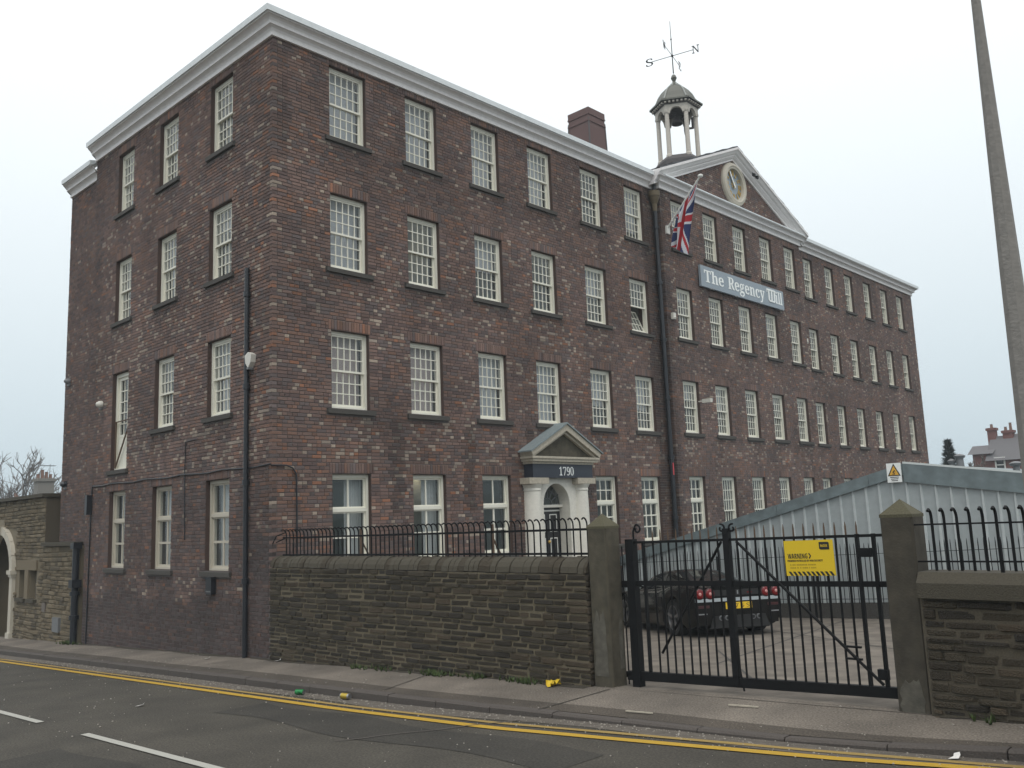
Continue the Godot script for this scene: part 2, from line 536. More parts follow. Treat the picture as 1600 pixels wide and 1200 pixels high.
func sash_mesh(w, h, cols, rows, stile, bar, top_rail, bot_rail):
	var key = "%.3f %.3f %d %d %.3f %.3f" % [w, h, cols, rows, top_rail, bot_rail]
	if sash_cache.has(key): return sash_cache[key]
	var b = MB.new()
	var t = 0.035
	b.span(Vector3(0, 0, -t), Vector3(stile, h, 0)); b.span(Vector3(w - stile, 0, -t), Vector3(w, h, 0))
	b.span(Vector3(stile, 0, -t), Vector3(w - stile, bot_rail, 0.004)); b.span(Vector3(stile, h - top_rail, -t), Vector3(w - stile, h, 0.004))
	var iw = w - 2 * stile; var ih = h - top_rail - bot_rail
	for c in range(1, cols):
		var x = stile + iw * c / cols
		b.span(Vector3(x - bar / 2, bot_rail, -t + 0.004), Vector3(x + bar / 2, h - top_rail, -0.004))
	for r in range(1, rows):
		var y = bot_rail + ih * r / rows
		b.span(Vector3(stile, y - bar / 2, -t + 0.007), Vector3(w - stile, y + bar / 2, -0.001))
	sash_cache[key] = b.mesh()
	return sash_cache[key]

func pane_mesh(w, h):
	var key = "pane %.3f %.3f" % [w, h]
	if not sash_cache.has(key):
		var b = MB.new()
		b.quad(Vector3(-w / 2, -h / 2, 0), Vector3(w / 2, -h / 2, 0), Vector3(w / 2, h / 2, 0), Vector3(-w / 2, h / 2, 0))
		sash_cache[key] = b.mesh()
	return sash_cache[key]

func glaze(win, at, w, h, cols, rows, stile, top_rail, bot_rail, singly, tilt = Basis()):
	var iw = w - 2 * stile; var ih = h - top_rail - bot_rail
	if not singly:
		put("glass", pane_mesh(iw, ih), M.glass, win, Transform3D(tilt, at + tilt * Vector3(w / 2, bot_rail + ih / 2, -0.018)))
		return
	for c in cols:
		for r in rows:
			var p = Vector3(stile + iw * (c + 0.5) / cols, bot_rail + ih * (r + 0.5) / rows, -0.018)
			var B = Basis(UP, rng.randf_range(-0.012, 0.012)) * Basis(Vector3.RIGHT, rng.randf_range(-0.012, 0.012))
			put("pane", pane_mesh(iw / cols + 0.004, ih / rows + 0.004), M.glass, win, Transform3D(B, at + p))

# k: cols, up (rows), low (rows), split (share of the height below the meeting rail), rail, sash (true: sliding), blind, singly, open
func window(parent, O, ud, nd, u0, u1, y0, y1, k):
	var bx = UP.cross(nd)
	var w = u1 - u0; var h = y1 - y0
	var ul = u0 if bx.dot(ud) > 0 else u1
	var T = Transform3D(Basis(bx, UP, nd), O + ud * ul + UP * y0)
	var fw = 0.06
	var key = "frame %.3f %.3f" % [w, h]
	if not sash_cache.has(key):
		var b = MB.new()
		b.span(Vector3(0.002, 0, -0.24), Vector3(fw, h - 0.002, -0.105)); b.span(Vector3(w - fw, 0, -0.24), Vector3(w - 0.002, h - 0.002, -0.105))
		b.span(Vector3(fw, h - 0.075, -0.24), Vector3(w - fw, h - 0.002, -0.107)); b.span(Vector3(fw, 0.002, -0.24), Vector3(w - fw, 0.05, -0.095))
		sash_cache[key] = b.mesh()
	var win = put("window", sash_cache[key], M[k.get("paint", "cream_paint")], parent, T)
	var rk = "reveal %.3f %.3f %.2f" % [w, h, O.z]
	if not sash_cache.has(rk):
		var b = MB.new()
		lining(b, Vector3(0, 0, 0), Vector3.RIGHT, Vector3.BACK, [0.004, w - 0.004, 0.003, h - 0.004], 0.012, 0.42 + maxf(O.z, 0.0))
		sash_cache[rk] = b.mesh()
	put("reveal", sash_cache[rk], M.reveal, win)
	if k.get("sill", true):
		var sk = "sill %.3f" % w
		if not sash_cache.has(sk):
			var b = MB.new()
			b.prism([Vector2(-0.24, -0.112), Vector2(0.055, -0.112), Vector2(0.055, -0.02), Vector2(-0.1, 0.0), Vector2(-0.24, 0.0)], w + 0.24, Transform3D(Basis(Vector3(0, 0, 1), Vector3(0, 1, 0), Vector3(-1, 0, 0)), Vector3(w + 0.12, 0, 0)))
			sash_cache[sk] = b.mesh()
		put("sill", sash_cache[sk], M.sill_stone, win)
	var iw = w - 2 * fw
	var yb = 0.05; var yt = h - 0.075
	var mid = yb + (yt - yb) * k.get("split", 0.5)
	var cols = k.get("cols", 5); var up = k.get("up", 3); var low = k.get("low", 3)
	var bar = k.get("bar", 0.021)
	var single = k.get("singly", false)
	if k.has("transom"):
		var b = MB.new()
		b.span(Vector3(fw, mid, -0.21), Vector3(w - fw, mid + k.transom, -0.112))
		put("transom", b, M[k.get("paint", "cream_paint")], win)
		var hu = yt - mid - k.transom
		put("upper_light", sash_mesh(iw, hu, cols, up, 0.035, bar, 0.035, 0.03), M[k.get("paint", "cream_paint")], win, Transform3D(Basis(), Vector3(fw, mid + k.transom, -0.15)))
		glaze(win, Vector3(fw, mid + k.transom, -0.15), iw, hu, cols, up, 0.035, 0.035, 0.03, single)
		put("lower_light", sash_mesh(iw, mid - yb, cols, low, 0.035, bar * 1.4, 0.03, 0.05), M[k.get("paint", "cream_paint")], win, Transform3D(Basis(), Vector3(fw, yb, -0.15)))
		glaze(win, Vector3(fw, yb, -0.15), iw, mid - yb, cols, low, 0.035, 0.03, 0.05, single)
	else:
		put("upper_sash", sash_mesh(iw, yt - mid + 0.02, cols, up, 0.035, bar, 0.035, 0.042), M[k.get("paint", "cream_paint")], win, Transform3D(Basis(), Vector3(fw, mid - 0.02, -0.128)))
		glaze(win, Vector3(fw, mid - 0.02, -0.128), iw, yt - mid + 0.02, cols, up, 0.035, 0.035, 0.042, single)
		var tilt = Basis(Vector3.RIGHT, k.get("open", 0.0))
		var at = Vector3(fw, yb, -0.17)
		put("lower_sash", sash_mesh(iw, mid - yb + 0.02, cols, low, 0.035, bar, 0.035, 0.06), M[k.get("paint", "cream_paint")], win, Transform3D(tilt, at))
		glaze(win, at, iw, mid - yb + 0.02, cols, low, 0.035, 0.035, 0.06, single, tilt)
	if k.has("blind"):
		var b = MB.new()
		var drop = k.get("drop", 1.0)
		b.span(Vector3(0.03, h * (1.0 - drop), -0.36), Vector3(w - 0.03, h, -0.352))
		put("blind", b, M[k.blind], win)
	if k.has("curtain"):
		# a gathered curtain at one side
		var rows = []
		for j in [0, 1]:
			var row = []
			for i in 25:
				var x = k.curtain[0] + (k.curtain[1] - k.curtain[0]) * i / 24.0
				row.append(Vector3(x * w, h * (1 - j), -0.38 + 0.025 * sin(i * 1.9)))
			rows.append(row)
		var b = MB.new(); b.grid(rows)
		put("curtain", b, M.curtain, win)
	return win

# ------------------------------------------------------------------ the mill
const ROW_T = [3.43, 6.41, 9.41, 12.285]
const ROW_B = [1.60, 4.735, 7.735, 10.645]
const W_L = [1.380, 3.484, 5.605, 7.683, 9.907, 12.003]
const P_L = [14.166, 16.076, 18.024, 19.952, 21.855]
const R_L = [23.984, 25.957, 27.926, 29.951, 31.937, 33.911]
const E_N = [1.629, 4.209, 6.684]
const E_F = [2.628, 5.198, 7.649]
const CC = 0.0745
func snap(y): return roundf(y / CC) * CC

func tone_front(u, y):
	var nz = noise_b.get_noise_2d(u * 3.0, y * 3.0)
	var st = noise_b.get_noise_2d(u * 16.0, y * 1.1)     # rain streaks
	var m = (1.0 + 0.38 * nz) * (1.0 - 0.30 * maxf(0.0, st))
	var pale = 0.085 * (1.0 + 1.1 * noise_b.get_noise_2d(u * 7.0 + 9.0, y * 7.0)); var orange = 0.03 + 0.05 * maxf(0.0, noise_b.get_noise_2d(u * 5.0 + 90, y * 5.0) - 0.1)
	if u < 1.3 and y < 11: orange += 0.07
	if y < 3.9 and u < 6: orange += 0.06
	# relaid panels under the windows of the second and third rows
	for L in W_L:
		var c = u - L
		if c > -0.35 and c < 1.3:
			if y > 3.75 and y < 4.55: pale += 0.13; orange += 0.06
			if y > 6.9 and y < 7.3: pale += 0.10; orange += 0.03
			# soot washed down below the sills
			for r in 3:
				var d = ROW_B[r + 1] - 0.11 - y
				if d > 0.0 and d < 0.42: m *= 0.74 + 0.26 * d / 0.42
	for L in P_L + R_L:
		var c = u - L
		if c > -0.25 and c < 1.1:
			if y > 3.7 and y < 4.5: pale += 0.10
			for r in 3:
				var d = ROW_B[r + 1] - 0.11 - y
				if d > 0.0 and d < 0.35: m *= 0.8 + 0.2 * d / 0.35
	if y > 7.1 and y < 9.5 and u > 13.5: pale += 0.05
	if y > 10.5: pale *= 0.55
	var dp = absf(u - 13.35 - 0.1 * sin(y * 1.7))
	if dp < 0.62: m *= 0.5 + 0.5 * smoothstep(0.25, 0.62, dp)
	# downspout-like stains between the bays
	for s in [3.05, 5.2, 7.35]:
		if y < 4.6 and y > 2.6 and absf(u - s) < 0.16: m *= 0.62
	if u < 0.35 and y > 9.5: m *= 0.85
	return [m, pale, orange, 0.0]

func tone_end(u, y):
	var nz = noise_b.get_noise_2d(u * 3.0 + 50, y * 3.0)
	var st = noise_b.get_noise_2d(u * 16.0 + 33.0, y * 1.1)
	var m = (1.0 + 0.34 * nz) * (1.0 - 0.30 * maxf(0.0, st))
	var pale = 0.105 * (1.0 + 1.1 * noise_b.get_noise_2d(u * 7.0 + 59.0, y * 7.0)); var orange = 0.03 + 0.05 * maxf(0.0, noise_b.get_noise_2d(u * 5.0 + 40, y * 5.0))
	if u < 0.7: orange += 0.08
	if u > 8.6: m *= 0.86; pale *= 0.25
	if y > 10.5: pale *= 0.5
	if y > 6.2 and y < 8.2 and u > 4.5: pale += 0.06
	if y > 3.7 and y < 4.8 and u < 6.3: pale += 0.10
	for i in 3:
		if u > E_N[i] - 0.2 and u < E_F[i] + 0.2:
			for r in 4:
				var d = [1.53, 4.735, 7.735, 10.66][r] - 0.11 - y
				if d > 0.0 and d < 0.4: m *= 0.76 + 0.24 * d / 0.4
	# the tarred and sooty foot of the wall
	var edge = 1.35 + 0.5 * noise_b.get_noise_2d(u * 6.0, 7.0) + (1.2 if u < 0.75 else 0.0)
	var soot = 0.0
	if y < edge:
		var k = smoothstep(0.0, 0.5, edge - y)
		pale *= 1.0 - k; orange *= 1.0 - 0.9 * k; m *= 1.0 - 0.42 * k
		if y < 0.35 + 0.3 * noise_b.get_noise_2d(u * 14.0, y * 14.0) and u > 1.0: orange += 0.10; m *= 1.1
		soot = k * 0.8
	elif y < 3.5: pale *= 0.4; m *= 0.84; soot = 0.3
	return [m, pale, orange, soot]

func mill():
	var mill = thing("brick_mill", "long four storey dark brick mill with cream sash windows, pediment and cupola", "building")
	var bricks = []
	var zP = 0.243
	var X1 = 13.55; var X2 = 23.2; var XE = 36.0; var ZE = 9.15; var ZF = 11.3; var DEEP = 11.3
	# ---- openings
	var opsW = []; var opsP = []; var opsR = []; var opsE = []
	for i in 6:
		for r in 4:
			if i == 3 and r == 0: continue
			opsW.append([W_L[i], W_L[i] + 0.966, snap(ROW_B[r]), snap(ROW_T[r])])
	opsW.append([7.56, 8.66, -0.4, 3.24])
	for i in 5:
		for r in 4: opsP.append([P_L[i], P_L[i] + 0.905, snap(ROW_B[r]), snap(ROW_T[r])])
	for i in 6:
		for r in 4: opsR.append([R_L[i], R_L[i] + 0.85, snap(ROW_B[r]), snap(ROW_T[r])])
	for i in 3:
		for r in 4:
			var B = [1.53, 4.735, 7.735, 10.66][r]
			if i == 2 and r == 1: B = 3.98
			opsE.append([E_N[i], E_F[i], snap(B), snap(ROW_T[r])])
	var cut = func(ops):   # the bricks also leave room for the sills
		var o2 = []
		for o in ops: o2.append(o); o2.append([o[0] - 0.125, o[1] + 0.125, o[2] - 2 * CC, o[2]])
		return o2
	var arches = func(ops):
		var s = []
		for o in ops:
			if o[3] - o[2] < 3.0: s.append([o[0] - 0.07, o[1] + 0.07, o[3]])
		return s
	var F = Vector3.BACK; var EX = Vector3.RIGHT
	lay(bricks, Vector3.ZERO, EX, F, 0.0, X1, 0.9, 12.75, cut.call(opsW), arches.call(opsW), {"lo": true, "tone": tone_front})
	lay(bricks, Vector3(0, 0, zP), EX, F, X1, X2, 0.6, 12.75, cut.call(opsP), arches.call(opsP), {"lo": true, "tone": tone_front})
	lay(bricks, Vector3.ZERO, EX, F, X2, XE, 0.6, 12.75, cut.call(opsR), arches.call(opsR), {"tone": tone_front})
	lay(bricks, Vector3.ZERO, Vector3.FORWARD, Vector3.LEFT, 0.0, ZE, -0.6, 12.75, cut.call(opsE), arches.call(opsE), {"lo": true, "parity": 1, "tone": tone_end})
	lay(bricks, Vector3(0.12, 0, 0), Vector3.FORWARD, Vector3.LEFT, ZE, ZF, -0.6, 12.2, [], [], {"tone": tone_end})
	# side of the projecting bay
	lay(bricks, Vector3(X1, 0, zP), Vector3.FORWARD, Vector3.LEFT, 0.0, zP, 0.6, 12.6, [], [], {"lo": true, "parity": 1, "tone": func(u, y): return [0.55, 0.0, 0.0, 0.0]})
	# gable of the pediment
	var slope = (15.0 - 12.75) / (18.35 - 13.5)
	lay(bricks, Vector3(0, 0, zP), EX, F, X1, X2, 12.75, 15.0, [], [], {"tone": tone_front, "clip": func(y): return [13.45 + (y - 12.75) / slope, 23.25 - (y - 12.75) / slope]})
	# ---- mortar skin, inner skin, linings
	var b = MB.new()
	var rec = 0.013
	sheet(b, Vector3(0, 0, -rec), EX, F, rec, X1 + 0.2, -0.4, 12.9, opsW)
	sheet(b, Vector3(0, 0, zP - rec), EX, F, X1 + rec, X2 - rec, -0.4, 12.9, opsP)
	sheet(b, Vector3(0, 0, -rec), EX, F, X2 - 0.2, XE, -0.4, 12.9, opsR)
	sheet(b, Vector3(rec, 0, 0), Vector3.FORWARD, Vector3.LEFT, rec, ZE + 0.0, -0.8, 12.9, opsE)
	sheet(b, Vector3(0.12 + rec, 0, 0), Vector3.FORWARD, Vector3.LEFT, ZE - 0.1, ZF, -0.8, 12.25, [])
	sheet(b, Vector3(0, 0, -ZE - 0.0), EX, Vector3.FORWARD, rec, 0.2, -0.8, 12.9, [])
	sheet(b, Vector3(X1 + rec, 0, 0), Vector3.FORWARD, Vector3.LEFT, -zP + rec, 0.0, -0.4, 12.9, [])
	sheet(b, Vector3(X2 - rec, 0, 0), Vector3.FORWARD, Vector3.RIGHT, -zP + rec, 0.0, -0.4, 12.9, [])
	b.prism([Vector2(X1, 12.9), Vector2(X2, 12.9), Vector2(18.35, 15.08)], 0.3, Transform3D(Basis(), Vector3(0, 0, zP - rec - 0.3)))
	put("wall", b, M.mortar, mill)
	b = MB.new()
	b.box(Vector3(XE - 0.2, 6.2, -DEEP / 2 - 0.1), Vector3(0.4, 13.4, DEEP - 0.2)); b.box(Vector3(XE / 2, 6.2, -DEEP + 0.2), Vector3(XE - 1.0, 12.0, 0.4))
	put("rear_wall", b, M.brick_plain, mill)
	b = MB.new()
	sheet(b, Vector3(0, 0, -0.42), EX, F, 0.42, XE - 0.4, -0.3, 12.9, opsW + opsP + opsR)
	sheet(b, Vector3(0.42, 0, 0), Vector3.FORWARD, Vector3.LEFT, 0.42, DEEP - 0.4, -0.3, 12.9, opsE)
	b.box(Vector3(XE / 2, 6.3, -5.6), Vector3(XE - 0.9, 13.0, 0.2))
	for x in [4.9, 13.5, 23.2]: b.box(Vector3(x, 6.3, -3.0), Vector3(0.15, 13.0, 5.0))
	put("inner_wall", b, M.interior, mill)
	for y in [0.1, 3.8, 6.85, 9.85, 12.75]:
		b = MB.new()
		b.span(Vector3(0.43, y - 0.25, -DEEP + 0.42), Vector3(XE - 0.42, y, -0.43))
		put("floor", b, M.ceiling, mill)
	# ---- windows
	var singly = func(i, r): return i < 3 and r > 0
	for i in 6:
		for r in 4:
			if i == 3 and r == 0: continue
			var o = [W_L[i], W_L[i] + 0.966, snap(ROW_B[r]), snap(ROW_T[r])]
			var k = {"cols": 5, "singly": i < 3}
			if r == 0:
				if i < 3: k = {"cols": 2, "up": 1, "low": 2, "split": 0.60, "transom": 0.075, "bar": 0.035, "singly": true, "curtain": [0.55, 0.98] if i < 2 else [0.02, 0.3]}
				else: k = {"cols": 3, "up": 2, "low": 3, "split": 0.60, "transom": 0.09, "bar": 0.028}
			elif r == 1: k.blind = "blind_warm" if i < 2 else "blind"; k.drop = 1.0 if i < 4 else 0.6
			elif r == 2:
				if i == 5: k.open = -0.42
				elif i == 0 or i == 2 or i == 4: k.blind = "blind"; k.drop = [1.0, 0, 0.5, 0, 0.5, 0][i]
			elif i != 4: k.blind = "blind"; k.drop = [1.0, 1.0, 0.95, 0.9, 0, 0.8][i]
			window(mill, Vector3.ZERO, EX, F, o[0], o[1], o[2], o[3], k)
	for i in 5:
		for r in 4:
			var k = {"cols": 5, "blind": "blind", "drop": [0.1, 0.35, 0.2, 0.5, 0.1][(i * 2 + r) % 5]}
			if r == 0 and i == 0: k = {"cols": 3, "up": 2, "low": 3, "split": 0.60, "transom": 0.09, "bar": 0.028}
			elif r == 0: k = {"cols": 5, "up": 3, "low": 2, "split": 0.42}
			window(mill, Vector3(0, 0, zP), EX, F, P_L[i], P_L[i] + 0.905, snap(ROW_B[r]), snap(ROW_T[r]), k)
	for i in 6:
		for r in 4:
			window(mill, Vector3.ZERO, EX, F, R_L[i], R_L[i] + 0.85, snap(ROW_B[r]), snap(ROW_T[r]), {"cols": 4, "blind": "blind", "drop": [0.3, 0.6, 0.15, 0.4][(i + r) % 4]})
	for i in 3:
		for r in 4:
			var B = [1.53, 4.735, 7.735, 10.66][r]
			if i == 2 and r == 1: continue
			var k = {"cols": 5, "singly": i == 0 and r > 0, "blind": "blind", "drop": [0.5, 0.95, 0.3, 0.7][(i + r) % 4]}
			if r == 3 and i == 0: k.drop = 0.0; k.erase("blind")
			if r == 0: k = {"cols": 2, "up": 1, "low": 2, "split": 0.60, "transom": 0.07, "bar": 0.035, "singly": true, "blind": "curtain", "drop": 1.0, "paint": "beige_paint"}
			window(mill, Vector3.ZERO, Vector3.FORWARD, Vector3.LEFT, E_N[i], E_F[i], snap(B), snap(ROW_T[r]), k)
	loading_door(mill)
	emit_bricks(bricks, mill, 300)
	# ---- cornice
	var prof = [Vector2(-0.05, 0.0), Vector2(0.05, 0.0), Vector2(0.055, 0.05), Vector2(0.035, 0.062), Vector2(0.045, 0.10), Vector2(0.075, 0.145), Vector2(0.125, 0.175), Vector2(0.155, 0.18), Vector2(0.155, 0.21), Vector2(0.145, 0.215), Vector2(0.155, 0.25), Vector2(0.185, 0.29), Vector2(0.225, 0.315), Vector2(0.265, 0.325), Vector2(0.27, 0.345)]
	var cap = [Vector2(0.26, 0.347), Vector2(0.305, 0.347), Vector2(0.315, 0.47), Vector2(-0.1, 0.56)]
	var path1 = [Vector3(0, 12.60, -ZE), Vector3(0, 12.405, 0), Vector3(X1, 12.475, 0), Vector3(X1, 12.475, zP), Vector3(X2, 12.52, zP), Vector3(X2, 12.52, 0), Vector3(XE, 12.56, 0), Vector3(XE, 12.56, -DEEP)]
	path1.reverse()
	var fix = func(p): return p
	var path = []
	for p in path1: path.append(p)
	path.reverse()
	b = MB.new(); sweep(b, path, prof); put("cornice", b, M.cornice_paint, mill)
	# lead gutter on the cornice, broken where the gable stands
	b = MB.new(); sweep(b, path.slice(0, 4), cap); put("gutter", b, M.lead, mill)
	b = MB.new(); sweep(b, path.slice(5), cap); put("gutter", b, M.lead, mill)
	b = MB.new(); sweep(b, [path[3], path[4]], [Vector2(0.26, 0.347), Vector2(0.29, 0.347), Vector2(0.29, 0.39), Vector2(-0.02, 0.44)]); put("gutter", b, M.lead, mill)
	b = MB.new(); sweep(b, [Vector3(0.12, 12.2, -DEEP), Vector3(0.12, 12.16, -ZE - 0.03)], prof); put("cornice", b, M.cornice_paint, mill)
	b = MB.new(); sweep(b, [Vector3(0.12, 12.2, -DEEP), Vector3(0.12, 12.16, -ZE - 0.03)], cap); put("gutter", b, M.lead, mill)
	# ---- raking cornices of the pediment
	var ax = 18.35; var ay = 14.72
	for s in [-1, 1]:
		b = MB.new()
		var x0 = X1 - 0.3 if s < 0 else X2 + 0.3
		var y0 = 12.555
		var up = [Vector2(-0.25, 0.0), Vector2(0.05, 0.0), Vector2(0.05, 0.06), Vector2(0.10, 0.10), Vector2(0.15, 0.16), Vector2(0.15, 0.20), Vector2(0.21, 0.235), Vector2(0.27, 0.33), Vector2(0.31, 0.345), Vector2(0.31, 0.43), Vector2(-0.25, 0.47)]
		var sa = []; var sb = []
		for q in up:
			sa.append(Vector3(x0, y0 + q.y, zP + q.x)); sb.append(Vector3(ax, ay + q.y, zP + q.x))
		for k in up.size():
			var k2 = (k + 1) % up.size()
			if s < 0: b.quad(sa[k], sb[k], sb[k2], sa[k2])
			else: b.quad(sb[k], sa[k], sa[k2], sb[k2])
		for k in range(1, up.size() - 1):
			if s < 0: b.tri(sa[0], sa[k], sa[k + 1])
			else: b.tri(sa[0], sa[k + 1], sa[k])
		put("raking_cornice", b, M.cornice_paint, mill)
		# slates just showing above
		b = MB.new()
		for i in 14:
			var f0 = i / 14.0; var f1 = (i + 1) / 14.0
			var p = Vector3(x0, y0 + 0.46, 0).lerp(Vector3(ax, ay + 0.46, 0), f0); var q = Vector3(x0, y0 + 0.46, 0).lerp(Vector3(ax, ay + 0.46, 0), f1)
			var nrm = Vector3(0, 0.02 + 0.012 * ((i * 7) % 3), 0)
			for zz in [[-4.5, zP + 0.29]]:
				var a1 = Vector3(p.x, p.y, zz[1]) + nrm; var a2 = Vector3(q.x, q.y, zz[1]) + nrm * 0.4
				var a3 = Vector3(q.x, q.y, zz[0]) + nrm * 0.4; var a4 = Vector3(p.x, p.y, zz[0]) + nrm
				if s < 0: b.quad(a1, a2, a3, a4)
				else: b.quad(a2, a1, a4, a3)
				if s < 0: b.quad(a1 - Vector3(0, 0.045, 0), a2 - Vector3(0, 0.045, 0), a2, a1)
				else: b.quad(a2 - Vector3(0, 0.045, 0), a1 - Vector3(0, 0.045, 0), a1, a2)
		put("gable_slates", b, M.slate, mill)
	# ---- hipped roof
	b = MB.new()
	var e = [Vector3(-0.05, 12.92, 0.05), Vector3(XE, 12.98, 0.05), Vector3(XE, 12.98, -DEEP), Vector3(0.1, 12.92, -ZE)]
	var r0 = Vector3(5.6, 15.1, -5.6); var r1 = Vector3(XE - 5.6, 15.1, -5.6)
	b.quad(e[0], e[1], r1, r0); b.quad(e[2], e[3], r0, r1); b.tri(e[1], e[2], r1); b.tri(e[3], e[0], r0)
	put("roof", b, M.slate, mill)
	clock(mill)
	cupola(mill)
	chimney(mill)
	porch(mill)
	pipes(mill)

func loading_door(mill):
	var u0 = E_N[2]; var u1 = E_F[2]; var y0 = snap(3.98); var y1 = snap(6.41)
	var w = u1 - u0; var h = y1 - y0
	var T = Transform3D(Basis(Vector3.BACK, UP, Vector3.LEFT), Vector3(0, y0, -u1))
	var b = MB.new()
	var fw = 0.085
	b.span(Vector3(0.002, 0, -0.24), Vector3(fw, h - 0.002, -0.105)); b.span(Vector3(w - fw, 0, -0.24), Vector3(w - 0.002, h - 0.002, -0.105))
	b.span(Vector3(fw, h - 0.1, -0.24), Vector3(w - fw, h - 0.002, -0.107)); b.span(Vector3(fw, 0.002, -0.24), Vector3(w - fw, 0.05, -0.095))
	var d = put("loading_door", b, M.cream_paint, mill, T)
	var iw = w - 2 * fw
	put("upper_leaf", sash_mesh(iw, h * 0.62, 3, 5, 0.10, 0.025, 0.08, 0.06), M.cream_paint, d, Transform3D(Basis(), Vector3(fw, h * 0.38 - 0.1, -0.15)))
	put("glass", pane_mesh(iw - 0.2, h * 0.6), M.glass, d, Transform3D(Basis(), Vector3(w / 2, h * 0.68 - 0.1, -0.17)))
	b = MB.new()
	b.span(Vector3(fw, 0.05, -0.19), Vector3(w - fw, h * 0.38 - 0.1, -0.155))
	for i in 5:
		var x = fw + iw * i / 5.0
		b.span(Vector3(x + 0.006, 0.06, -0.156), Vector3(x + iw / 5.0 - 0.006, h * 0.38 - 0.11, -0.146))
	put("lower_panel", b, M.cream_paint, d)
	b = MB.new()
	b.beam(Vector3(fw + 0.03, 0.1, -0.09), Vector3(w - fw - 0.02, h * 0.45, -0.09), 0.03, 0.03, Vector3.BACK)
	b.beam(Vector3(fw - 0.02, h * 0.5, -0.085), Vector3(w - fw, h * 0.5, -0.085), 0.025, 0.025, Vector3.BACK)
	b.beam(Vector3(fw + 0.01, 0.06, -0.085), Vector3(fw + 0.01, h * 0.5, -0.085), 0.03, 0.03, Vector3.BACK)
	put("safety_bar", b, M.rust_iron, d)
	b = MB.new()
	b.span(Vector3(-0.12, -0.1, -0.2), Vector3(w + 0.12, 0, 0.06))
	put("sill", b, M.sill_stone, d)
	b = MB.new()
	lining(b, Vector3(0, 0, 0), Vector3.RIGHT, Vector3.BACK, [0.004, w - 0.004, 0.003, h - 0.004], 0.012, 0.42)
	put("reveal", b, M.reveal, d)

func clock(mill):
	var at = Vector3(18.3, 13.80, 0.243)
	var face = Basis(Vector3.RIGHT, Vector3.FORWARD, Vector3.UP)   # lathe axis towards the street
	face = Basis(Vector3(1, 0, 0), Vector3(0, 0, 1), Vector3(0, -1, 0))
	var b = MB.new()
	b.lathe(at, [Vector2(0.80, 0.0), Vector2(0.80, 0.07), Vector2(0.76, 0.13), Vector2(0.66, 0.16), Vector2(0.62, 0.13), Vector2(0.57, 0.125), Vector2(0.555, 0.005)], 48, false, 0.0, face)
	var c = put("clock", b, M.beige_paint, mill)
	b = MB.new()
	b.lathe(at, [Vector2(0.56, 0.012), Vector2(0.001, 0.012)], 48, false, 0.0, face)
	put("clock_face", b, M.sign_blue, c)
	var num = ["XII", "I", "II", "III", "IIII", "V", "VI", "VII", "VIII", "IX", "X", "XI"]
	for i in 12:
		var a = TAU * i / 12.0
		var T = Transform3D(Basis(Vector3.BACK, -a), at + Vector3(sin(a) * 0.44, cos(a) * 0.44, 0.03))
		words("numeral", num[i], 0.19, M.gold, c, T, "Droid Serif", true, 0.05 + 0.035 * num[i].length(), 0.02)
	b = MB.new()
	var d = Vector3(sin(-0.52), cos(-0.52), 0)
	b.beam(at + Vector3(0, 0, 0.07) - d * 0.12, at + Vector3(0, 0, 0.07) + d * 0.50, 0.07, 0.012, Vector3.BACK)
	put("minute_hand", b, M.letter_white, c)
	b = MB.new()
	d = Vector3(sin(-0.30), cos(-0.30), 0)
	b.beam(at + Vector3(0, 0, 0.055) - d * 0.08, at + Vector3(0, 0, 0.055) + d * 0.33, 0.085, 0.012, Vector3.BACK)
	put("hour_hand", b, M.sign_black, c)
	b = MB.new()
	for i in 8:
		var a = TAU * i / 8.0
		b.beam(at + Vector3(0.0, 0, 0.045), at + Vector3(sin(a) * 0.16, cos(a) * 0.16, 0.045), 0.035, 0.01, Vector3.BACK)
	put("star", b, M.gold, c)

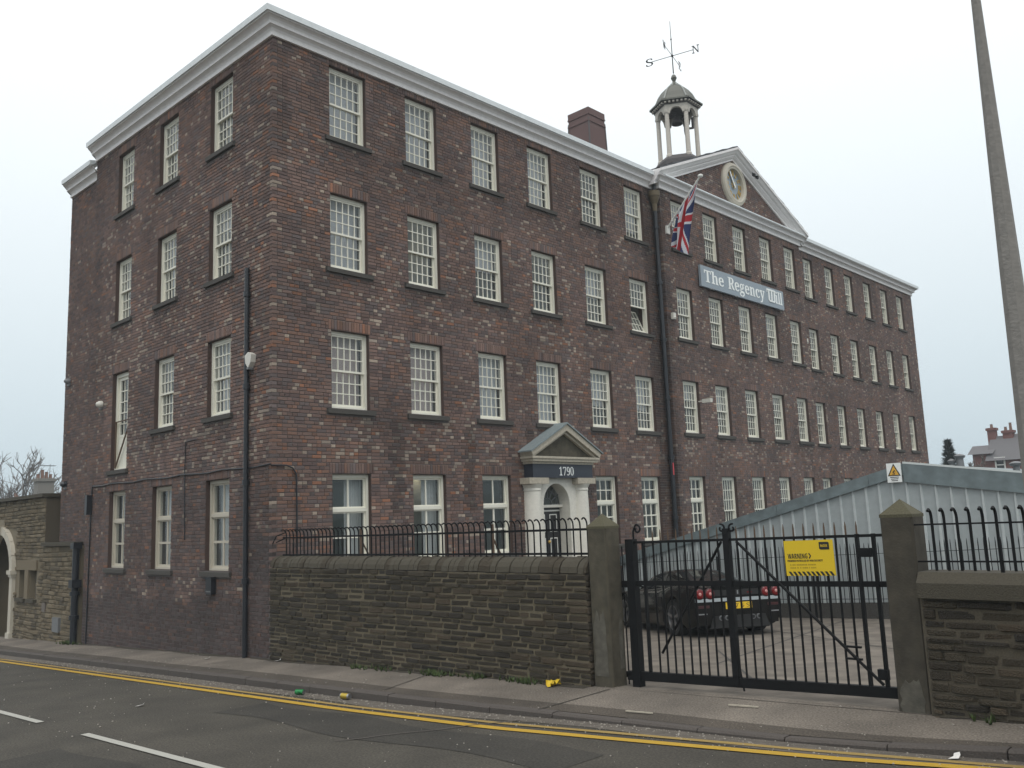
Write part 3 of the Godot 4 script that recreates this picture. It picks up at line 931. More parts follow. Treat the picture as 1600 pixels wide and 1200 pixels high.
func cupola(mill):
	var c = Vector3(18.3, 0, -1.85)
	var R = 0.80
	var turn = deg_to_rad(1.5)
	var b = MB.new()
	b.lathe(c, [Vector2(R + 0.12, 13.0), Vector2(R + 0.12, 15.2), Vector2(R - 0.02, 15.38), Vector2(0.02, 15.42)], 6, true, turn)
	var cu = put("cupola", b, M.cupola_dark, mill)
	for i in 6:
		b = MB.new()
		var a = TAU * i / 6.0 + turn
		var p = c + Vector3(cos(a), 0, -sin(a)) * (R - 0.1)
		b.lathe(p, [Vector2(0.12, 15.25), Vector2(0.12, 15.4), Vector2(0.09, 15.44), Vector2(0.085, 15.9), Vector2(0.082, 17.02), Vector2(0.11, 17.05), Vector2(0.12, 17.1)], 10)
		put("column", b, M.cupola_paint, cu)
	# arched frieze: six faces, each with a shallow arch
	for i in 6:
		b = MB.new()
		var a0 = TAU * i / 6.0 + turn; var a1 = TAU * (i + 1) / 6.0 + turn
		var p0 = c + Vector3(cos(a0), 0, -sin(a0)) * R; var p1 = c + Vector3(cos(a1), 0, -sin(a1)) * R
		var dx = (p1 - p0); var L = dx.length(); dx = dx.normalized()
		var poly = [Vector2(0, 17.36), Vector2(0, 17.02), Vector2(0.16, 17.02)]
		for k in 9:
			var t = PI * k / 8.0
			poly.append(Vector2(L / 2 - cos(t) * (L / 2 - 0.17), 17.02 + sin(t) * 0.23))
		poly.append_array([Vector2(L - 0.16, 17.02), Vector2(L, 17.02), Vector2(L, 17.36)])
		var outn = dx.cross(UP)
		b.prism(poly, 0.12, Transform3D(Basis(dx, UP, outn), p0 - outn * 0.12))
		put("arched_frieze", b, M.cupola_paint, cu)
	b = MB.new()
	b.lathe(c, [Vector2(R - 0.1, 17.35), Vector2(0.02, 17.36)], 6, true, turn)
	b.lathe(c, [Vector2(R - 0.02, 17.355), Vector2(R + 0.04, 17.36), Vector2(R + 0.06, 17.41), Vector2(R + 0.16, 17.45)], 6, true, turn)
	put("cornice", b, M.cupola_dark, cu)
	for i in 6:
		var a0 = TAU * i / 6.0 + turn; var a1 = TAU * (i + 1) / 6.0 + turn
		for k in 6:
			var p = (c + Vector3(cos(a0), 0, -sin(a0)) * (R + 0.10)).lerp(c + Vector3(cos(a1), 0, -sin(a1)) * (R + 0.10), (k + 0.5) / 6.0)
			b = MB.new() if k == 0 else b
			b.box(p + UP * 17.43, Vector3(0.075, 0.07, 0.075), Basis(UP, (a0 + a1) / 2))
		put("dentils", b, M.cupola_paint, cu)
	b = MB.new()
	b.lathe(c, [Vector2(R + 0.20, 17.47), Vector2(R + 0.20, 17.53), Vector2(R + 0.02, 17.60), Vector2(R - 0.08, 17.75), Vector2(R - 0.16, 17.93), Vector2(R - 0.30, 18.12), Vector2(R - 0.47, 18.27), Vector2(R - 0.66, 18.38), Vector2(0.12, 18.47), Vector2(0.07, 18.55)], 6, true, turn)
	var dome = put("dome", b, M.dome_lead, cu)
	for i in 6:
		var a = TAU * i / 6.0 + turn
		var pts = []
		for q in [Vector2(R + 0.02, 17.61), Vector2(R - 0.08, 17.76), Vector2(R - 0.16, 17.94), Vector2(R - 0.30, 18.13), Vector2(R - 0.47, 18.28), Vector2(R - 0.66, 18.39), Vector2(0.12, 18.48)]:
			pts.append(c + Vector3(cos(a) * q.x, q.y, -sin(a) * q.x))
		b = MB.new(); b.tube(pts, 0.03, 6); put("hip_roll", b, M.roll_lead, dome)
	b = MB.new()
	b.lathe(c, [Vector2(0.07, 18.45), Vector2(0.05, 18.55), Vector2(0.07, 18.6), Vector2(0.115, 18.70), Vector2(0.08, 18.8), Vector2(0.03, 18.85)], 12)
	put("finial", b, M.dome_lead, cu)
	# bell on its beam
	b = MB.new()
	b.beam(c + Vector3(-0.75, 17.2, 0.0), c + Vector3(0.75, 17.2, 0.0), 0.1, 0.1)
	b.lathe(c + UP * 16.84, [Vector2(0.21, 0.0), Vector2(0.19, 0.05), Vector2(0.14, 0.15), Vector2(0.12, 0.27), Vector2(0.06, 0.32), Vector2(0.02, 0.36)], 14)
	put("bell", b, M.cupola_dark, cu)
	b = MB.new()
	var br = Basis(UP, 0.4)
	b.tube([c + Vector3(0.3, 17.2, 0.15), c + Vector3(0.3, 16.62, 0.15), c + Vector3(0.32, 16.45, 0.16)], 0.05, 6)
	b.tube([c + Vector3(0.3, 16.7, 0.15), c + Vector3(0.62, 16.78, 0.3), c + Vector3(0.62, 17.2, 0.3)], 0.05, 6)
	put("bell_crank", b, M.cupola_dark, cu)
	# weather vane
	b = MB.new()
	b.tube([c + UP * 18.9, c + UP * 21.05], [0.024, 0.010], 6)
	b.ball(c + UP * 19.62, 0.05, 8, 5); b.ball(c + UP * 20.3, 0.035, 8, 5)
	var v = put("weather_vane", b, M.black_iron, mill)
	var hub = c + UP * 19.62
	var n = Vector3(cos(deg_to_rad(75)), 0, sin(deg_to_rad(75)))
	var w = Vector3(cos(deg_to_rad(-15)), 0, sin(deg_to_rad(-15)))
	b = MB.new(); b.tube([hub - n * 0.82, hub + n * 0.82], 0.012, 5); put("arm", b, M.black_iron, v)
	b = MB.new(); b.tube([hub - w * 0.82, hub + w * 0.82], 0.010, 5); put("arm", b, M.black_iron, v)
	# letters stand in the plane of their arm and read from the street side
	for L in [["N", hub + n * 0.92, n], ["S", hub - n * 0.92, n], ["E", hub + w * 0.92, w], ["W", hub - w * 0.92, w]]:
		var x = L[2]
		words("letter", L[0], 0.31, M.black_iron, v, Transform3D(Basis(x, UP, x.cross(UP)), L[1]), "Droid Serif", false, 0.29, 0.012)

func chimney(mill):
	var c = Vector3(17.2, -0.5, -5.3)
	var k = put("chimney", MB.new().mesh() if false else chimney_shaft(c), M.chimney_render, mill)
	for y in [16.72, 18.08, 18.36]:
		var b = MB.new()
		var s = 1.12 - (y - 15.5) * 0.035
		b.box(Vector3(c.x, y + c.y, c.z), Vector3(s + 0.05, 0.06, s + 0.05))
		put("band", b, M.chimney_render, k)
	for sx in [-1, 1]:
		for sz in [-1, 1]:
			var b = MB.new()
			b.beam(c + Vector3(sx * 0.565, 15.4, sz * 0.565), c + Vector3(sx * 0.505, 18.2, sz * 0.505), 0.05, 0.05)
			put("corner_strap", b, M.cupola_dark, k)

func chimney_shaft(c):
	var b = MB.new()
	b.lathe(c, [Vector2(0.82, 13.8), Vector2(0.80, 15.3), Vector2(0.715, 18.35), Vector2(0.735, 18.35), Vector2(0.735, 18.62), Vector2(0.5, 18.66), Vector2(0.02, 18.66)], 4, true, PI / 4)
	return b.mesh()

func porch(mill):
	var xc = 8.215
	var b = MB.new()
	# arched surround between the columns
	var poly = [Vector2(7.15, 0.0), Vector2(7.60, 0.0), Vector2(7.60, 2.69)]
	for i in 17:
		var t = PI - PI * i / 16.0
		poly.append(Vector2(8.11 + cos(t) * 0.51, 2.69 + sin(t) * 0.53))
	poly.append_array([Vector2(8.62, 0.0), Vector2(9.0, 0.0), Vector2(9.0, 3.36), Vector2(7.15, 3.36)])
	b.prism(poly, 0.36, Transform3D(Basis(), Vector3(0, 0, -0.25)))
	b.span(Vector3(7.602, 2.62, -0.245), Vector3(8.618, 2.69, -0.13))
	var p = put("porch", b, M.column_paint, mill)
	for x in [7.25, 9.11]:
		b = MB.new()
		b.lathe(Vector3(x, 0, 0.03), [Vector2(0.32, -0.3), Vector2(0.32, 0.5), Vector2(0.285, 0.56), Vector2(0.265, 0.7), Vector2(0.255, 1.8), Vector2(0.235, 3.02), Vector2(0.25, 3.05), Vector2(0.24, 3.1), Vector2(0.30, 3.2)], 28)
		put("column", b, M.column_paint, p)
		b = MB.new()
		b.box(Vector3(x, 3.28, 0.06), Vector3(0.72, 0.15, 0.52))
		put("capital", b, M.porch_stone, p)
	b = MB.new()
	b.span(Vector3(7.05, 3.357, -0.1), Vector3(9.38, 3.70, 0.30))
	put("date_board", b, M.board_blue, p)
	words("date", "1790", 0.22, M.letter_white, p, Transform3D(Basis(), Vector3(8.32, 3.525, 0.302)), "Droid Serif", false, 0.56, 0.012)
	b = MB.new()
	b.span(Vector3(7.02, 3.70, -0.1), Vector3(9.41, 3.76, 0.33))
	b.span(Vector3(6.97, 3.76, -0.1), Vector3(9.53, 3.83, 0.39)); b.span(Vector3(6.93, 3.83, -0.1), Vector3(9.58, 3.885, 0.42))
	put("cornice", b, M.porch_stone, p)
	b = MB.new()
	b.prism([Vector2(7.0, 3.885), Vector2(9.52, 3.885), Vector2(8.27, 4.53)], 0.40, Transform3D(Basis(), Vector3(0, 0, -0.15)))
	put("tympanum", b, M.pillar, p)
	for s in [-1, 1]:
		b = MB.new()
		var x0 = xc + 0.055 + s * 1.32
		var pr = func(x, y, z): return Vector3(x, y, z)
		var a = [Vector2(x0, 3.887), Vector2(xc + 0.055, 4.56), Vector2(xc + 0.055, 4.73), Vector2(x0 + s * 0.06, 4.0)]
		if s > 0: a.reverse()
		a.reverse()
		b.prism(a, 0.54, Transform3D(Basis(), Vector3(0, 0, -0.12)))
		a = [Vector2(x0 - s * 0.14, 3.887), Vector2(xc + 0.055, 4.49), Vector2(xc + 0.055, 4.55), Vector2(x0 - s * 0.02, 3.889)]
		if s > 0: a.reverse()
		a.reverse()
		b.prism(a, 0.46, Transform3D(Basis(), Vector3(0, 0, -0.12)))
		put("raking_cornice", b, M.porch_stone, p)
		b = MB.new()
		a = [Vector2(x0 + s * 0.10, 3.985), Vector2(x0 + s * 0.10, 4.02), Vector2(xc + 0.055, 4.775), Vector2(xc + 0.055, 4.733)]
		if s < 0: a.reverse()
		b.prism(a, 0.60, Transform3D(Basis(), Vector3(0, 0, -0.14)))
		put("lead_roof", b, M.porch_lead, p)
	# door with fanlight, deep in the arch
	b = MB.new()
	b.span(Vector3(7.6, 0.3, -0.33), Vector3(8.62, 2.62, -0.25))
	for q in [[7.74, 8.02], [8.2, 8.48]]:
		for y in [[2.0, 2.45], [1.1, 1.85], [0.45, 1.0]]:
			b.span(Vector3(q[0] + 0.035, y[0] + 0.035, -0.252), Vector3(q[1] - 0.035, y[1] - 0.035, -0.235))
	var d = put("door", b, M.door_black, mill)
	b = MB.new()
	for q in [[7.74, 8.02], [8.2, 8.48]]:
		for y in [[2.0, 2.45], [1.1, 1.85], [0.45, 1.0]]:
			for e in [[q[0], y[0], q[1], y[0] + 0.025], [q[0], y[1] - 0.025, q[1], y[1]], [q[0], y[0] + 0.025, q[0] + 0.025, y[1] - 0.025], [q[1] - 0.025, y[0] + 0.025, q[1], y[1] - 0.025]]:
				b.span(Vector3(e[0], e[1], -0.251), Vector3(e[2], e[3], -0.238))
	b.span(Vector3(7.62, 2.52, -0.252), Vector3(8.6, 2.56, -0.236))
	put("moulding", b, M.white_paint, d)
	b = MB.new(); b.ball(Vector3(8.11, 1.75, -0.20), 0.045, 10, 6); put("door_knob", b, M.gold, d)
	b = MB.new()
	for i in 7:
		var t = PI * i / 6.0
		b.beam(Vector3(8.11, 2.70, -0.22) + Vector3(cos(t), sin(t), 0) * 0.16, Vector3(8.11, 2.70, -0.22) + Vector3(cos(t), sin(t), 0) * 0.5, 0.022, 0.022, Vector3.BACK)
	for r in [0.16, 0.36]:
		var pts = []
		for i in 15: pts.append(Vector3(8.11 + cos(PI * i / 14.0) * r, 2.70 + sin(PI * i / 14.0) * r, -0.22))
		b.tube(pts, 0.012, 5)
	put("fanlight", b, M.plastic_grey, d)
	b = MB.new()
	b.quad(Vector3(7.6, 2.69, -0.23), Vector3(8.62, 2.69, -0.23), Vector3(8.62, 3.235, -0.23), Vector3(7.6, 3.235, -0.23))
	put("glass", b, M.glass, d)
	for i in 3:
		b = MB.new()
		b.span(Vector3(7.2 - i * 0.15, -0.35, 0.0), Vector3(9.0 + i * 0.15, 0.28 - i * 0.17, 0.55 + i * 0.3))
		put("step", b, M.coping, p)

func pipe(mill, called, pts, r, brackets = []):
	var b = MB.new(); b.tube(pts, r, 10)
	for p in brackets: b.tube([p - UP * 0.05, p + UP * 0.05], r * 1.45, 10)
	return put(called, b, M.pipe_black, mill)

func pipes(mill):
	# rainwater pipe in the angle of the projecting bay
	var x = 13.42; var z = 0.13
	var br = []
	for y in [11.2, 9.4, 7.6, 5.8, 4.0, 2.2]: br.append(Vector3(x, y, z))
	var d = pipe(mill, "drainpipe", [Vector3(x, -0.3, z), Vector3(x, 11.95, z)], 0.065, br)
	var b = MB.new()
	b.lathe(Vector3(x, 0, z), [Vector2(0.075, 11.72), Vector2(0.085, 11.95), Vector2(0.14, 12.08), Vector2(0.17, 12.18), Vector2(0.19, 12.2), Vector2(0.19, 12.36), Vector2(0.02, 12.36)], 14)
	put("hopper", b, M.hopper, d)
	b = MB.new(); b.tube([Vector3(x, 12.3, z), Vector3(x + 0.02, 12.6, z + 0.02)], 0.05, 8); put("outlet", b, M.pipe_black, d)
	b = MB.new(); b.box(Vector3(x - 0.03, 3.65, z + 0.072), Vector3(0.055, 0.36, 0.01)); put("red_tag", b, mat("tag_red", lin(0.5, 0.06, 0.07), 0.5), d)
	# short pipe on the street end
	br = []
	for y in [7.1, 5.2, 3.3, 1.4]: br.append(Vector3(-0.06, y, -0.86))
	pipe(mill, "drainpipe", [Vector3(-0.06, -0.1, -0.86), Vector3(-0.06, 7.65, -0.86)], 0.05, br)
	# big pipe by the stone wall
	br = [Vector3(-0.1, 0.9, -9.42), Vector3(-0.1, 0.3, -9.42)]
	d = pipe(mill, "drainpipe", [Vector3(-0.1, -0.5, -9.42), Vector3(-0.1, 2.2, -9.42)], 0.085, br)
	b = MB.new(); b.box(Vector3(-0.1, 1.15, -9.42), Vector3(0.24, 0.2, 0.24)); b.box(Vector3(-0.1, 2.12, -9.42), Vector3(0.22, 0.16, 0.22)); put("hopper", b, M.pipe_black, d)
	# cables
	var pts = [Vector3(-0.02, -0.4, -8.8), Vector3(-0.02, 2.95, -8.74), Vector3(-0.02, 3.60, -8.7)]
	for i in 15:
		var f = i / 14.0
		pts.append(Vector3(-0.02, 3.62 - 0.02 * sin(i * 2.1) - 0.03 * f, -8.65 + f * 8.62))
	for q in [Vector3(-0.02, 3.58, 0.02), Vector3(0.3, 3.58, 0.03), Vector3(0.44, 3.53, 0.03), Vector3(0.52, 3.42, 0.03), Vector3(0.53, 2.9, 0.03), Vector3(0.535, 1.6, 0.03)]: pts.append(q)
	pipe(mill, "cable", pts, 0.016)
	pipe(mill, "cable", [Vector3(-0.02, 4.35, -3.0), Vector3(-0.02, 4.33, -3.52), Vector3(-0.02, 3.6, -3.55), Vector3(-0.02, 2.2, -3.5)], 0.010)
	b = MB.new(); b.box(Vector3(-0.07, 3.15, -8.78), Vector3(0.14, 0.5, 0.14)); put("junction_box", b, M.pipe_black, mill)

# ------------------------------------------------------------------ ground, road, pavement
func yp(z): return 0.038 * z
func yyard(x, z): return 0.038 * z - 0.004 - 0.03 * minf(x, 12.0)
const KZ = [-90.0, -30.0, 2.0, 5.6, 7.2, 8.6, 10.3, 11.3, 12.6, 14.5, 20.0, 40.0]
const KX = [-1.45, -1.45, -1.45, -1.43, -1.33, -1.18, -1.12, -1.06, -0.87, -0.6, 0.4, 3.0]
const KH = [0.11, 0.11, 0.11, 0.10, 0.075, 0.045, 0.03, 0.035, 0.075, 0.08, 0.08, 0.08]
func along(zs, vs, z):
	for i in zs.size() - 1:
		if z <= zs[i + 1]:
			return lerpf(vs[i], vs[i + 1], clampf((z - zs[i]) / (zs[i + 1] - zs[i]), 0, 1))
	return vs[-1]
func kx(z): return along(KZ, KX, z)
func kh(z): return along(KZ, KH, z)
func yroad(x, z):
	var e = kx(z)
	return 0.038 * z - 0.025 - 0.11 + 0.015 * (clampf(e - x, 0, 3.2) - clampf(e - x - 3.2, 0, 3.2))
func ytop(x, z):   # pavement surface
	var e = kx(z)
	var t = clampf(x / minf(e, -0.2), 0, 1)
	return lerpf(0.038 * z, yroad(e, z) + kh(z), t)

func ribbon(z0, z1, step, fl, fr, fy, across = 1):
	var b = MB.new()
	var rows = []
	var n = int(ceil((z1 - z0) / step))
	for i in n + 1:
		var z = lerpf(z0, z1, float(i) / n)
		var row = []
		for k in across + 1:
			var x = lerpf(fl.call(z), fr.call(z), float(k) / across)
			row.append(Vector3(x, fy.call(x, z), z))
		row.reverse()
		rows.append(row)
	rows.reverse()
	b.grid(rows)
	return b

func ground():
	var b = MB.new()
	var gy = func(z): return 0.038 * clampf(z, -60, 60) - 0.9
	for i in 12:
		var z0 = [-400.0, -60.0, -40.0, -20.0, -10.0, 0.0, 10.0, 20.0, 30.0, 40.0, 50.0, 60.0, 400.0]
		var a = z0[i]; var c = z0[i + 1]
		b.quad(Vector3(-400, gy.call(c), c), Vector3(400, gy.call(c), c), Vector3(400, gy.call(a), a), Vector3(-400, gy.call(a), a))
	struct("ground", b, M.soil)
	b = ribbon(-60, 30, 0.5, func(z): return -8.3, func(z): return kx(z), func(x, z): return yroad(x, z), 6)
	struct("road", b, M.asphalt)
	b = ribbon(-60, 30, 0.5, func(z): return kx(z) * 0.68 - 0.02 + 0.03 * sin(z * 0.9), func(z): return 0.06 if z < 13.5 else 0.06, func(x, z): return ytop(x, z), 2)
	struct("pavement", b, M.pavement_light)
	b = ribbon(-60, 30, 0.5, func(z): return kx(z) + 0.12, func(z): return kx(z) * 0.68 - 0.02 + 0.03 * sin(z * 0.9), func(x, z): return ytop(x, z), 1)
	struct("pavement_strip", b, M.pavement_dark)
	for s in [[-9.4, -9.2], [-9.1, -1.0], [-0.9, 7.6], [11.8, 20.0]]:
		b = ribbon(s[0], s[1], 0.12, func(z): return -0.13 - 0.05 * noise_a.get_noise_2d(z * 22.0, 3.0) - 0.05 * sin(z * 1.9), func(z): return -0.02, func(x, z): return ytop(x, z) + 0.004, 1)
		struct("wall_foot_dirt", b, M.dirt)
	# seams between lengths of pavement tarmac
	for s in [[-0.75, -0.05], [4.6, 0.35], [7.95, -0.2], [-6.0, 0.1]]:
		b = MB.new()
		for i in 6:
			var x0 = -0.1 - i * 0.19; var x1 = x0 - 0.19
			var za = s[0] + s[1] * i / 6.0; var zb = s[0] + s[1] * (i + 1) / 6.0
			b.quad(Vector3(x0, ytop(x0, za) + 0.006, za), Vector3(x1, ytop(x1, zb) + 0.006, zb), Vector3(x1, ytop(x1, zb + 0.02) + 0.006, zb + 0.02), Vector3(x0, ytop(x0, za + 0.02) + 0.006, za + 0.02))
		struct("pavement_seam", b, M.asphalt_dark)
	# kerb of separate stones
	b = MB.new()
	var k = struct("kerb", ribbon(-60, -12, 0.9, func(z): return kx(z), func(z): return kx(z) + 0.12, func(x, z): return ytop(kx(z), z) + 0.002), M.kerb_stone)
	var z = -12.0
	while z < 20.0:
		var L = 0.91
		if z < 12.55 and z + L > 12.62: L = 12.62 - z
		var z1 = z + L - 0.012
		var q = func(zz, dx, up): return Vector3(kx(zz) + dx, (yroad(kx(zz), zz) + kh(zz) + 0.004) if up else yroad(kx(zz), zz) - 0.1, zz)
		b = MB.new()
		var j = rng.randf_range(-0.004, 0.006)
		var A = [q.call(z, 0, false), q.call(z1, 0, false), q.call(z1, 0, true) + Vector3(0, j - 0.02, 0), q.call(z, 0, true) + Vector3(0, j - 0.02, 0)]
		var B = [q.call(z, 0.02, true) + Vector3(0, j, 0), q.call(z1, 0.02, true) + Vector3(0, j, 0)]
		var C = [q.call(z, 0.125, true) + Vector3(0, j, 0), q.call(z1, 0.125, true) + Vector3(0, j, 0)]
		b.quad(A[0], A[1], A[2], A[3]); b.quad(A[3], A[2], B[1], B[0]); b.quad(B[0], B[1], C[1], C[0])
		var D = [q.call(z, 0.125, false), q.call(z1, 0.125, false)]
		b.quad(A[1], D[1], C[1], B[1]); b.tri(A[1], B[1], A[2])
		b.quad(D[0], A[0], B[0], C[0]); b.tri(A[0], A[3], B[0])
		put("kerb_stone", b, M.kerb_stone, k)
		z += L
	# grit along the gutter, patches, markings
	b = ribbon(-30, 25, 0.4, func(z): return kx(z) - 0.30 - 0.05 * sin(z * 1.3), func(z): return kx(z) - 0.003, func(x, z): return yroad(x, z) + 0.004, 1)
	struct("gutter", b, M.gutter_grit)
	var off_o = func(z): return along([-30.0, 5.0, 7.6, 9.4, 11.3, 12.7, 20.0], [-1.87, -1.85, -1.73, -1.50, -1.27, -1.05, -0.2], z)
	var off_i = func(z): return along([-30.0, 5.0, 7.8, 9.5, 11.4, 12.4, 20.0], [-2.06, -2.04, -1.94, -1.72, -1.46, -1.24, -0.4], z)
	b = ribbon(-30, 25, 0.35, func(z): return off_o.call(z) - 0.045, func(z): return off_o.call(z) + 0.04 + 0.006 * sin(z * 5.0), func(x, z): return yroad(x, z) + 0.009, 1)
	struct("yellow_line", b, M.line_faded)
	b = ribbon(-30, 25, 0.35, func(z): return off_i.call(z) - 0.068, func(z): return off_i.call(z) + 0.055 + 0.008 * noise_a.get_noise_2d(z * 30.0, 1.0), func(x, z): return yroad(x, z) + 0.009, 1)
	struct("yellow_line", b, M.line_yellow)
	for s in [[-13.0, -9.05], [-7.53, -3.55], [-2.05, 1.93], [3.44, 7.42], [8.93, 12.9], [14.4, 18.4]]:
		b = ribbon(s[0], s[1], 0.5, func(z): return -4.63, func(z): return -4.53, func(x, z): return yroad(x, z) + 0.006, 1)
		struct("white_dash", b, M.line_white)
	# darker patches of newer tarmac
	for p in [[-3.0, -2.25, 3.6, 9.6], [-6.6, -5.0, 4.0, 6.8]]:
		b = ribbon(p[2], p[3], 0.4, func(z): return p[0] + 0.10 * sin(z * 1.7), func(z): return minf(p[1] + 0.08 * sin(z * 2.3 + 1.0), kx(z) - 0.7), func(x, z): return yroad(x, z) + 0.004, 1)
		struct("road_patch", b, M.asphalt_dark)
	b = ribbon(-60, 30, 1.0, func(z): return -11.0, func(z): return -8.3, func(x, z): return yroad(-8.3, z) + 0.11, 1)
	struct("far_pavement", b, M.pavement_light)
	b = MB.new()
	for i in 8:
		var x0 = -1.5 - i * 0.22; var x1 = x0 - 0.22
		var za = 7.75 - i * 0.13 + 0.03 * sin(i * 2.0); var zb = 7.75 - (i + 1) * 0.13 + 0.03 * sin(i * 2.0 + 2.0)
		b.quad(Vector3(x0, yroad(x0, za) + 0.013, za), Vector3(x1, yroad(x1, zb) + 0.013, zb), Vector3(x1, yroad(x1, zb) + 0.013, zb + 0.025), Vector3(x0, yroad(x0, za) + 0.013, za + 0.025))
	struct("road_crack", b, M.kerb_stone)
	# yard behind the gate
	b = MB.new()
	var rows = []
	for i in 12:
		var zz = 16.0 - i * 1.42
		var row = []
		for j in 12: row.append(Vector3(-0.04 + j * 1.5, yyard(-0.04 + j * 1.5, zz), zz))
		rows.append(row)
	b.grid(rows)
	struct("yard", b, M.yard)
	# joints in the yard concrete
	for q in [[Vector2(2.5, 7.9), Vector2(9.8, 6.6)], [Vector2(1.2, 9.2), Vector2(4.0, 7.0)], [Vector2(5.0, 9.5), Vector2(8.6, 4.5)]]:
		b = MB.new()
		var p = q[0]; var d = (q[1] - q[0]); var n = Vector2(-d.y, d.x).normalized() * 0.018
		for i in 10:
			var a0 = p + d * i / 10.0; var a1 = p + d * (i + 1) / 10.0
			b.quad(Vector3(a0.x + n.x, yyard(a0.x, a0.y) + 0.004, a0.y + n.y), Vector3(a1.x + n.x, yyard(a1.x, a1.y) + 0.004, a1.y + n.y), Vector3(a1.x - n.x, yyard(a1.x, a1.y) + 0.004, a1.y - n.y), Vector3(a0.x - n.x, yyard(a0.x, a0.y) + 0.004, a0.y - n.y))
		struct("yard_joint", b, M.concrete_dark)

# ------------------------------------------------------------------ stone walls
var stone_meshes = []
func make_stones():
	for s in 5:
		var b = MB.new()
		var P = []
		for j in 4:
			var row = []
			for i in 4:
				var e = i == 0 or i == 3 or j == 0 or j == 3
				var x = [-0.5, -0.40, 0.40, 0.5][i] ; var y = [-0.5, -0.34, 0.34, 0.5][j]
				var z = (0.5 + rng.randf_range(-0.10, 0.10)) if not e else (0.30 + rng.randf_range(-0.08, 0.06))
				if e and (i == 0 or i == 3) and (j == 0 or j == 3): x *= 0.97; y *= 0.92
				row.append(Vector3(x + rng.randf_range(-0.012, 0.012), y + rng.randf_range(-0.03, 0.03), z))
			P.append(row)
		for j in 3:
			for i in 3: b.quad(P[j][i], P[j][i + 1], P[j + 1][i + 1], P[j + 1][i])
		var ring = []
		for i in 4: ring.append(P[0][i])
		for j in range(1, 4): ring.append(P[j][3])
		for i in range(2, -1, -1): ring.append(P[3][i])
		for j in range(2, 0, -1): ring.append(P[j][0])
		for i in ring.size():
			var p = ring[i]; var q = ring[(i + 1) % ring.size()]
			b.quad(Vector3(p.x, p.y, -0.5), Vector3(q.x, q.y, -0.5), q, p)
		stone_meshes.append(b.mesh())

# coursed stones on the plane x = X facing the street, z0..z1, y from bottom(z) to top
func stones(wall, X, z0, z1, bottom, top, hmin, hmax, lmin, lmax, mats, limit, holes, rough = 1.0):
	var list = []
	var y = bottom
	while y < top - 0.03:
		var h = minf(rng.randf_range(hmin, hmax), top - y)
		if top - y - h < 0.05: h = top - y
		var z = z1
		while z > z0 + 0.01:
			var L = minf(rng.randf_range(lmin, lmax), z - z0)
			if z - z0 - L < 0.07: L = z - z0
			var zc = z - L / 2
			var ym = y + h / 2 + 0.012 * sin(zc * 1.1 + y * 3.0) * rough
			var ok = y + h > yp(zc) - 0.02
			for o in holes:
				if zc + L * 0.35 > o[0] and zc - L * 0.35 < o[1] and ym + h * 0.3 > o[2] and ym - h * 0.3 < o[3]: ok = false
			if ok:
				var B = Basis(Vector3.BACK * (L - 0.005), UP * (h - rng.randf_range(0.010, 0.022)), Vector3.LEFT * 0.11)
				B = Basis(Vector3.LEFT, rng.randf_range(-0.012, 0.012) * rough) * B
				var T = Transform3D(B, Vector3(X + 0.055 - 0.028 + rng.randf_range(-0.008, 0.012) * rough, ym, zc))
				var q = rng.randf() + 0.5 * noise_a.get_noise_2d(zc * 6.0, ym * 14.0)
				list.append([T, 0 if q < 0.4 else 1 if q < 0.65 else 2 if q < 0.85 else 3, L * h / pow((T.origin - EYE).length(), 2.0), rng.randi() % 5])
			z -= L
		y += h
	list.sort_custom(func(a, b): return a[2] > b[2])
	for i in mini(limit, list.size()):
		put("stone", stone_meshes[list[i][3]], mats[list[i][1]], wall, list[i][0])
	for m in 4:
		var st = SurfaceTool.new()
		st.begin(Mesh.PRIMITIVE_TRIANGLES)
		var any = false
		for i in range(limit, list.size()):
			if list[i][1] == m:
				st.append_from(stone_meshes[list[i][3]], 0, list[i][0])
				any = true
		if any:
			var o = put("stonework", st.commit(), mats[m], wall)
			o.set_meta("kind", "stuff")

func front_wall():
	var w = thing("stone_wall", "low dark sooty stone wall with rounded coping beside the pavement, left of the gate", "wall")
	var sm = [M.wall_stone_0, M.wall_stone_1, M.wall_stone_2, M.wall_stone_3]
	var b = MB.new()
	b.span(Vector3(-0.057, -0.4, 0.06), Vector3(0.34, 1.66, 7.62))
	put("core", b, M.stone_joint, w)
	stones(w, -0.05, 0.04, 7.65, -0.10, 1.665, 0.058, 0.100, 0.16, 0.46, sm, 300, [])
	# rounded coping stones laid on edge
	var z = 0.06
	var i = 0
	while z < 7.64:
		var t = minf(rng.randf_range(0.09, 0.16), 7.65 - z)
		var poly = []
		var r = 0.212 + rng.randf_range(-0.008, 0.012)
		for k in 9:
			var a = PI * k / 8.0
			poly.append(Vector2(0.15 + cos(a) * r, 1.672 + sin(a) * (0.203 + rng.randf_range(-0.006, 0.006))))
		b = MB.new()
		b.prism(poly, t - 0.010)
		put("coping_stone", b, M.coping if rng.randf() < 0.7 else M.wall_stone_1, w, Transform3D(Basis(), Vector3(0, rng.randf_range(-0.006, 0.006), z)))
		z += t
		i += 1
	railing_front()

func hook_bar(h, hook, r):
	# upright with a tip that curls over towards the street (-x)
	var pts = [Vector3(0, 0, 0), Vector3(0, h - hook, 0)]
	for k in range(1, 6):
		var a = PI * 0.5 * k / 5.0
		pts.append(Vector3(-hook * 0.8 * (1 - cos(a)), h - hook + hook * sin(a), 0))
	pts.append(Vector3(-hook * 1.15, h - hook * 0.18, 0))
	var b = MB.new(); b.tube(pts, r, 6)
	return b.mesh()

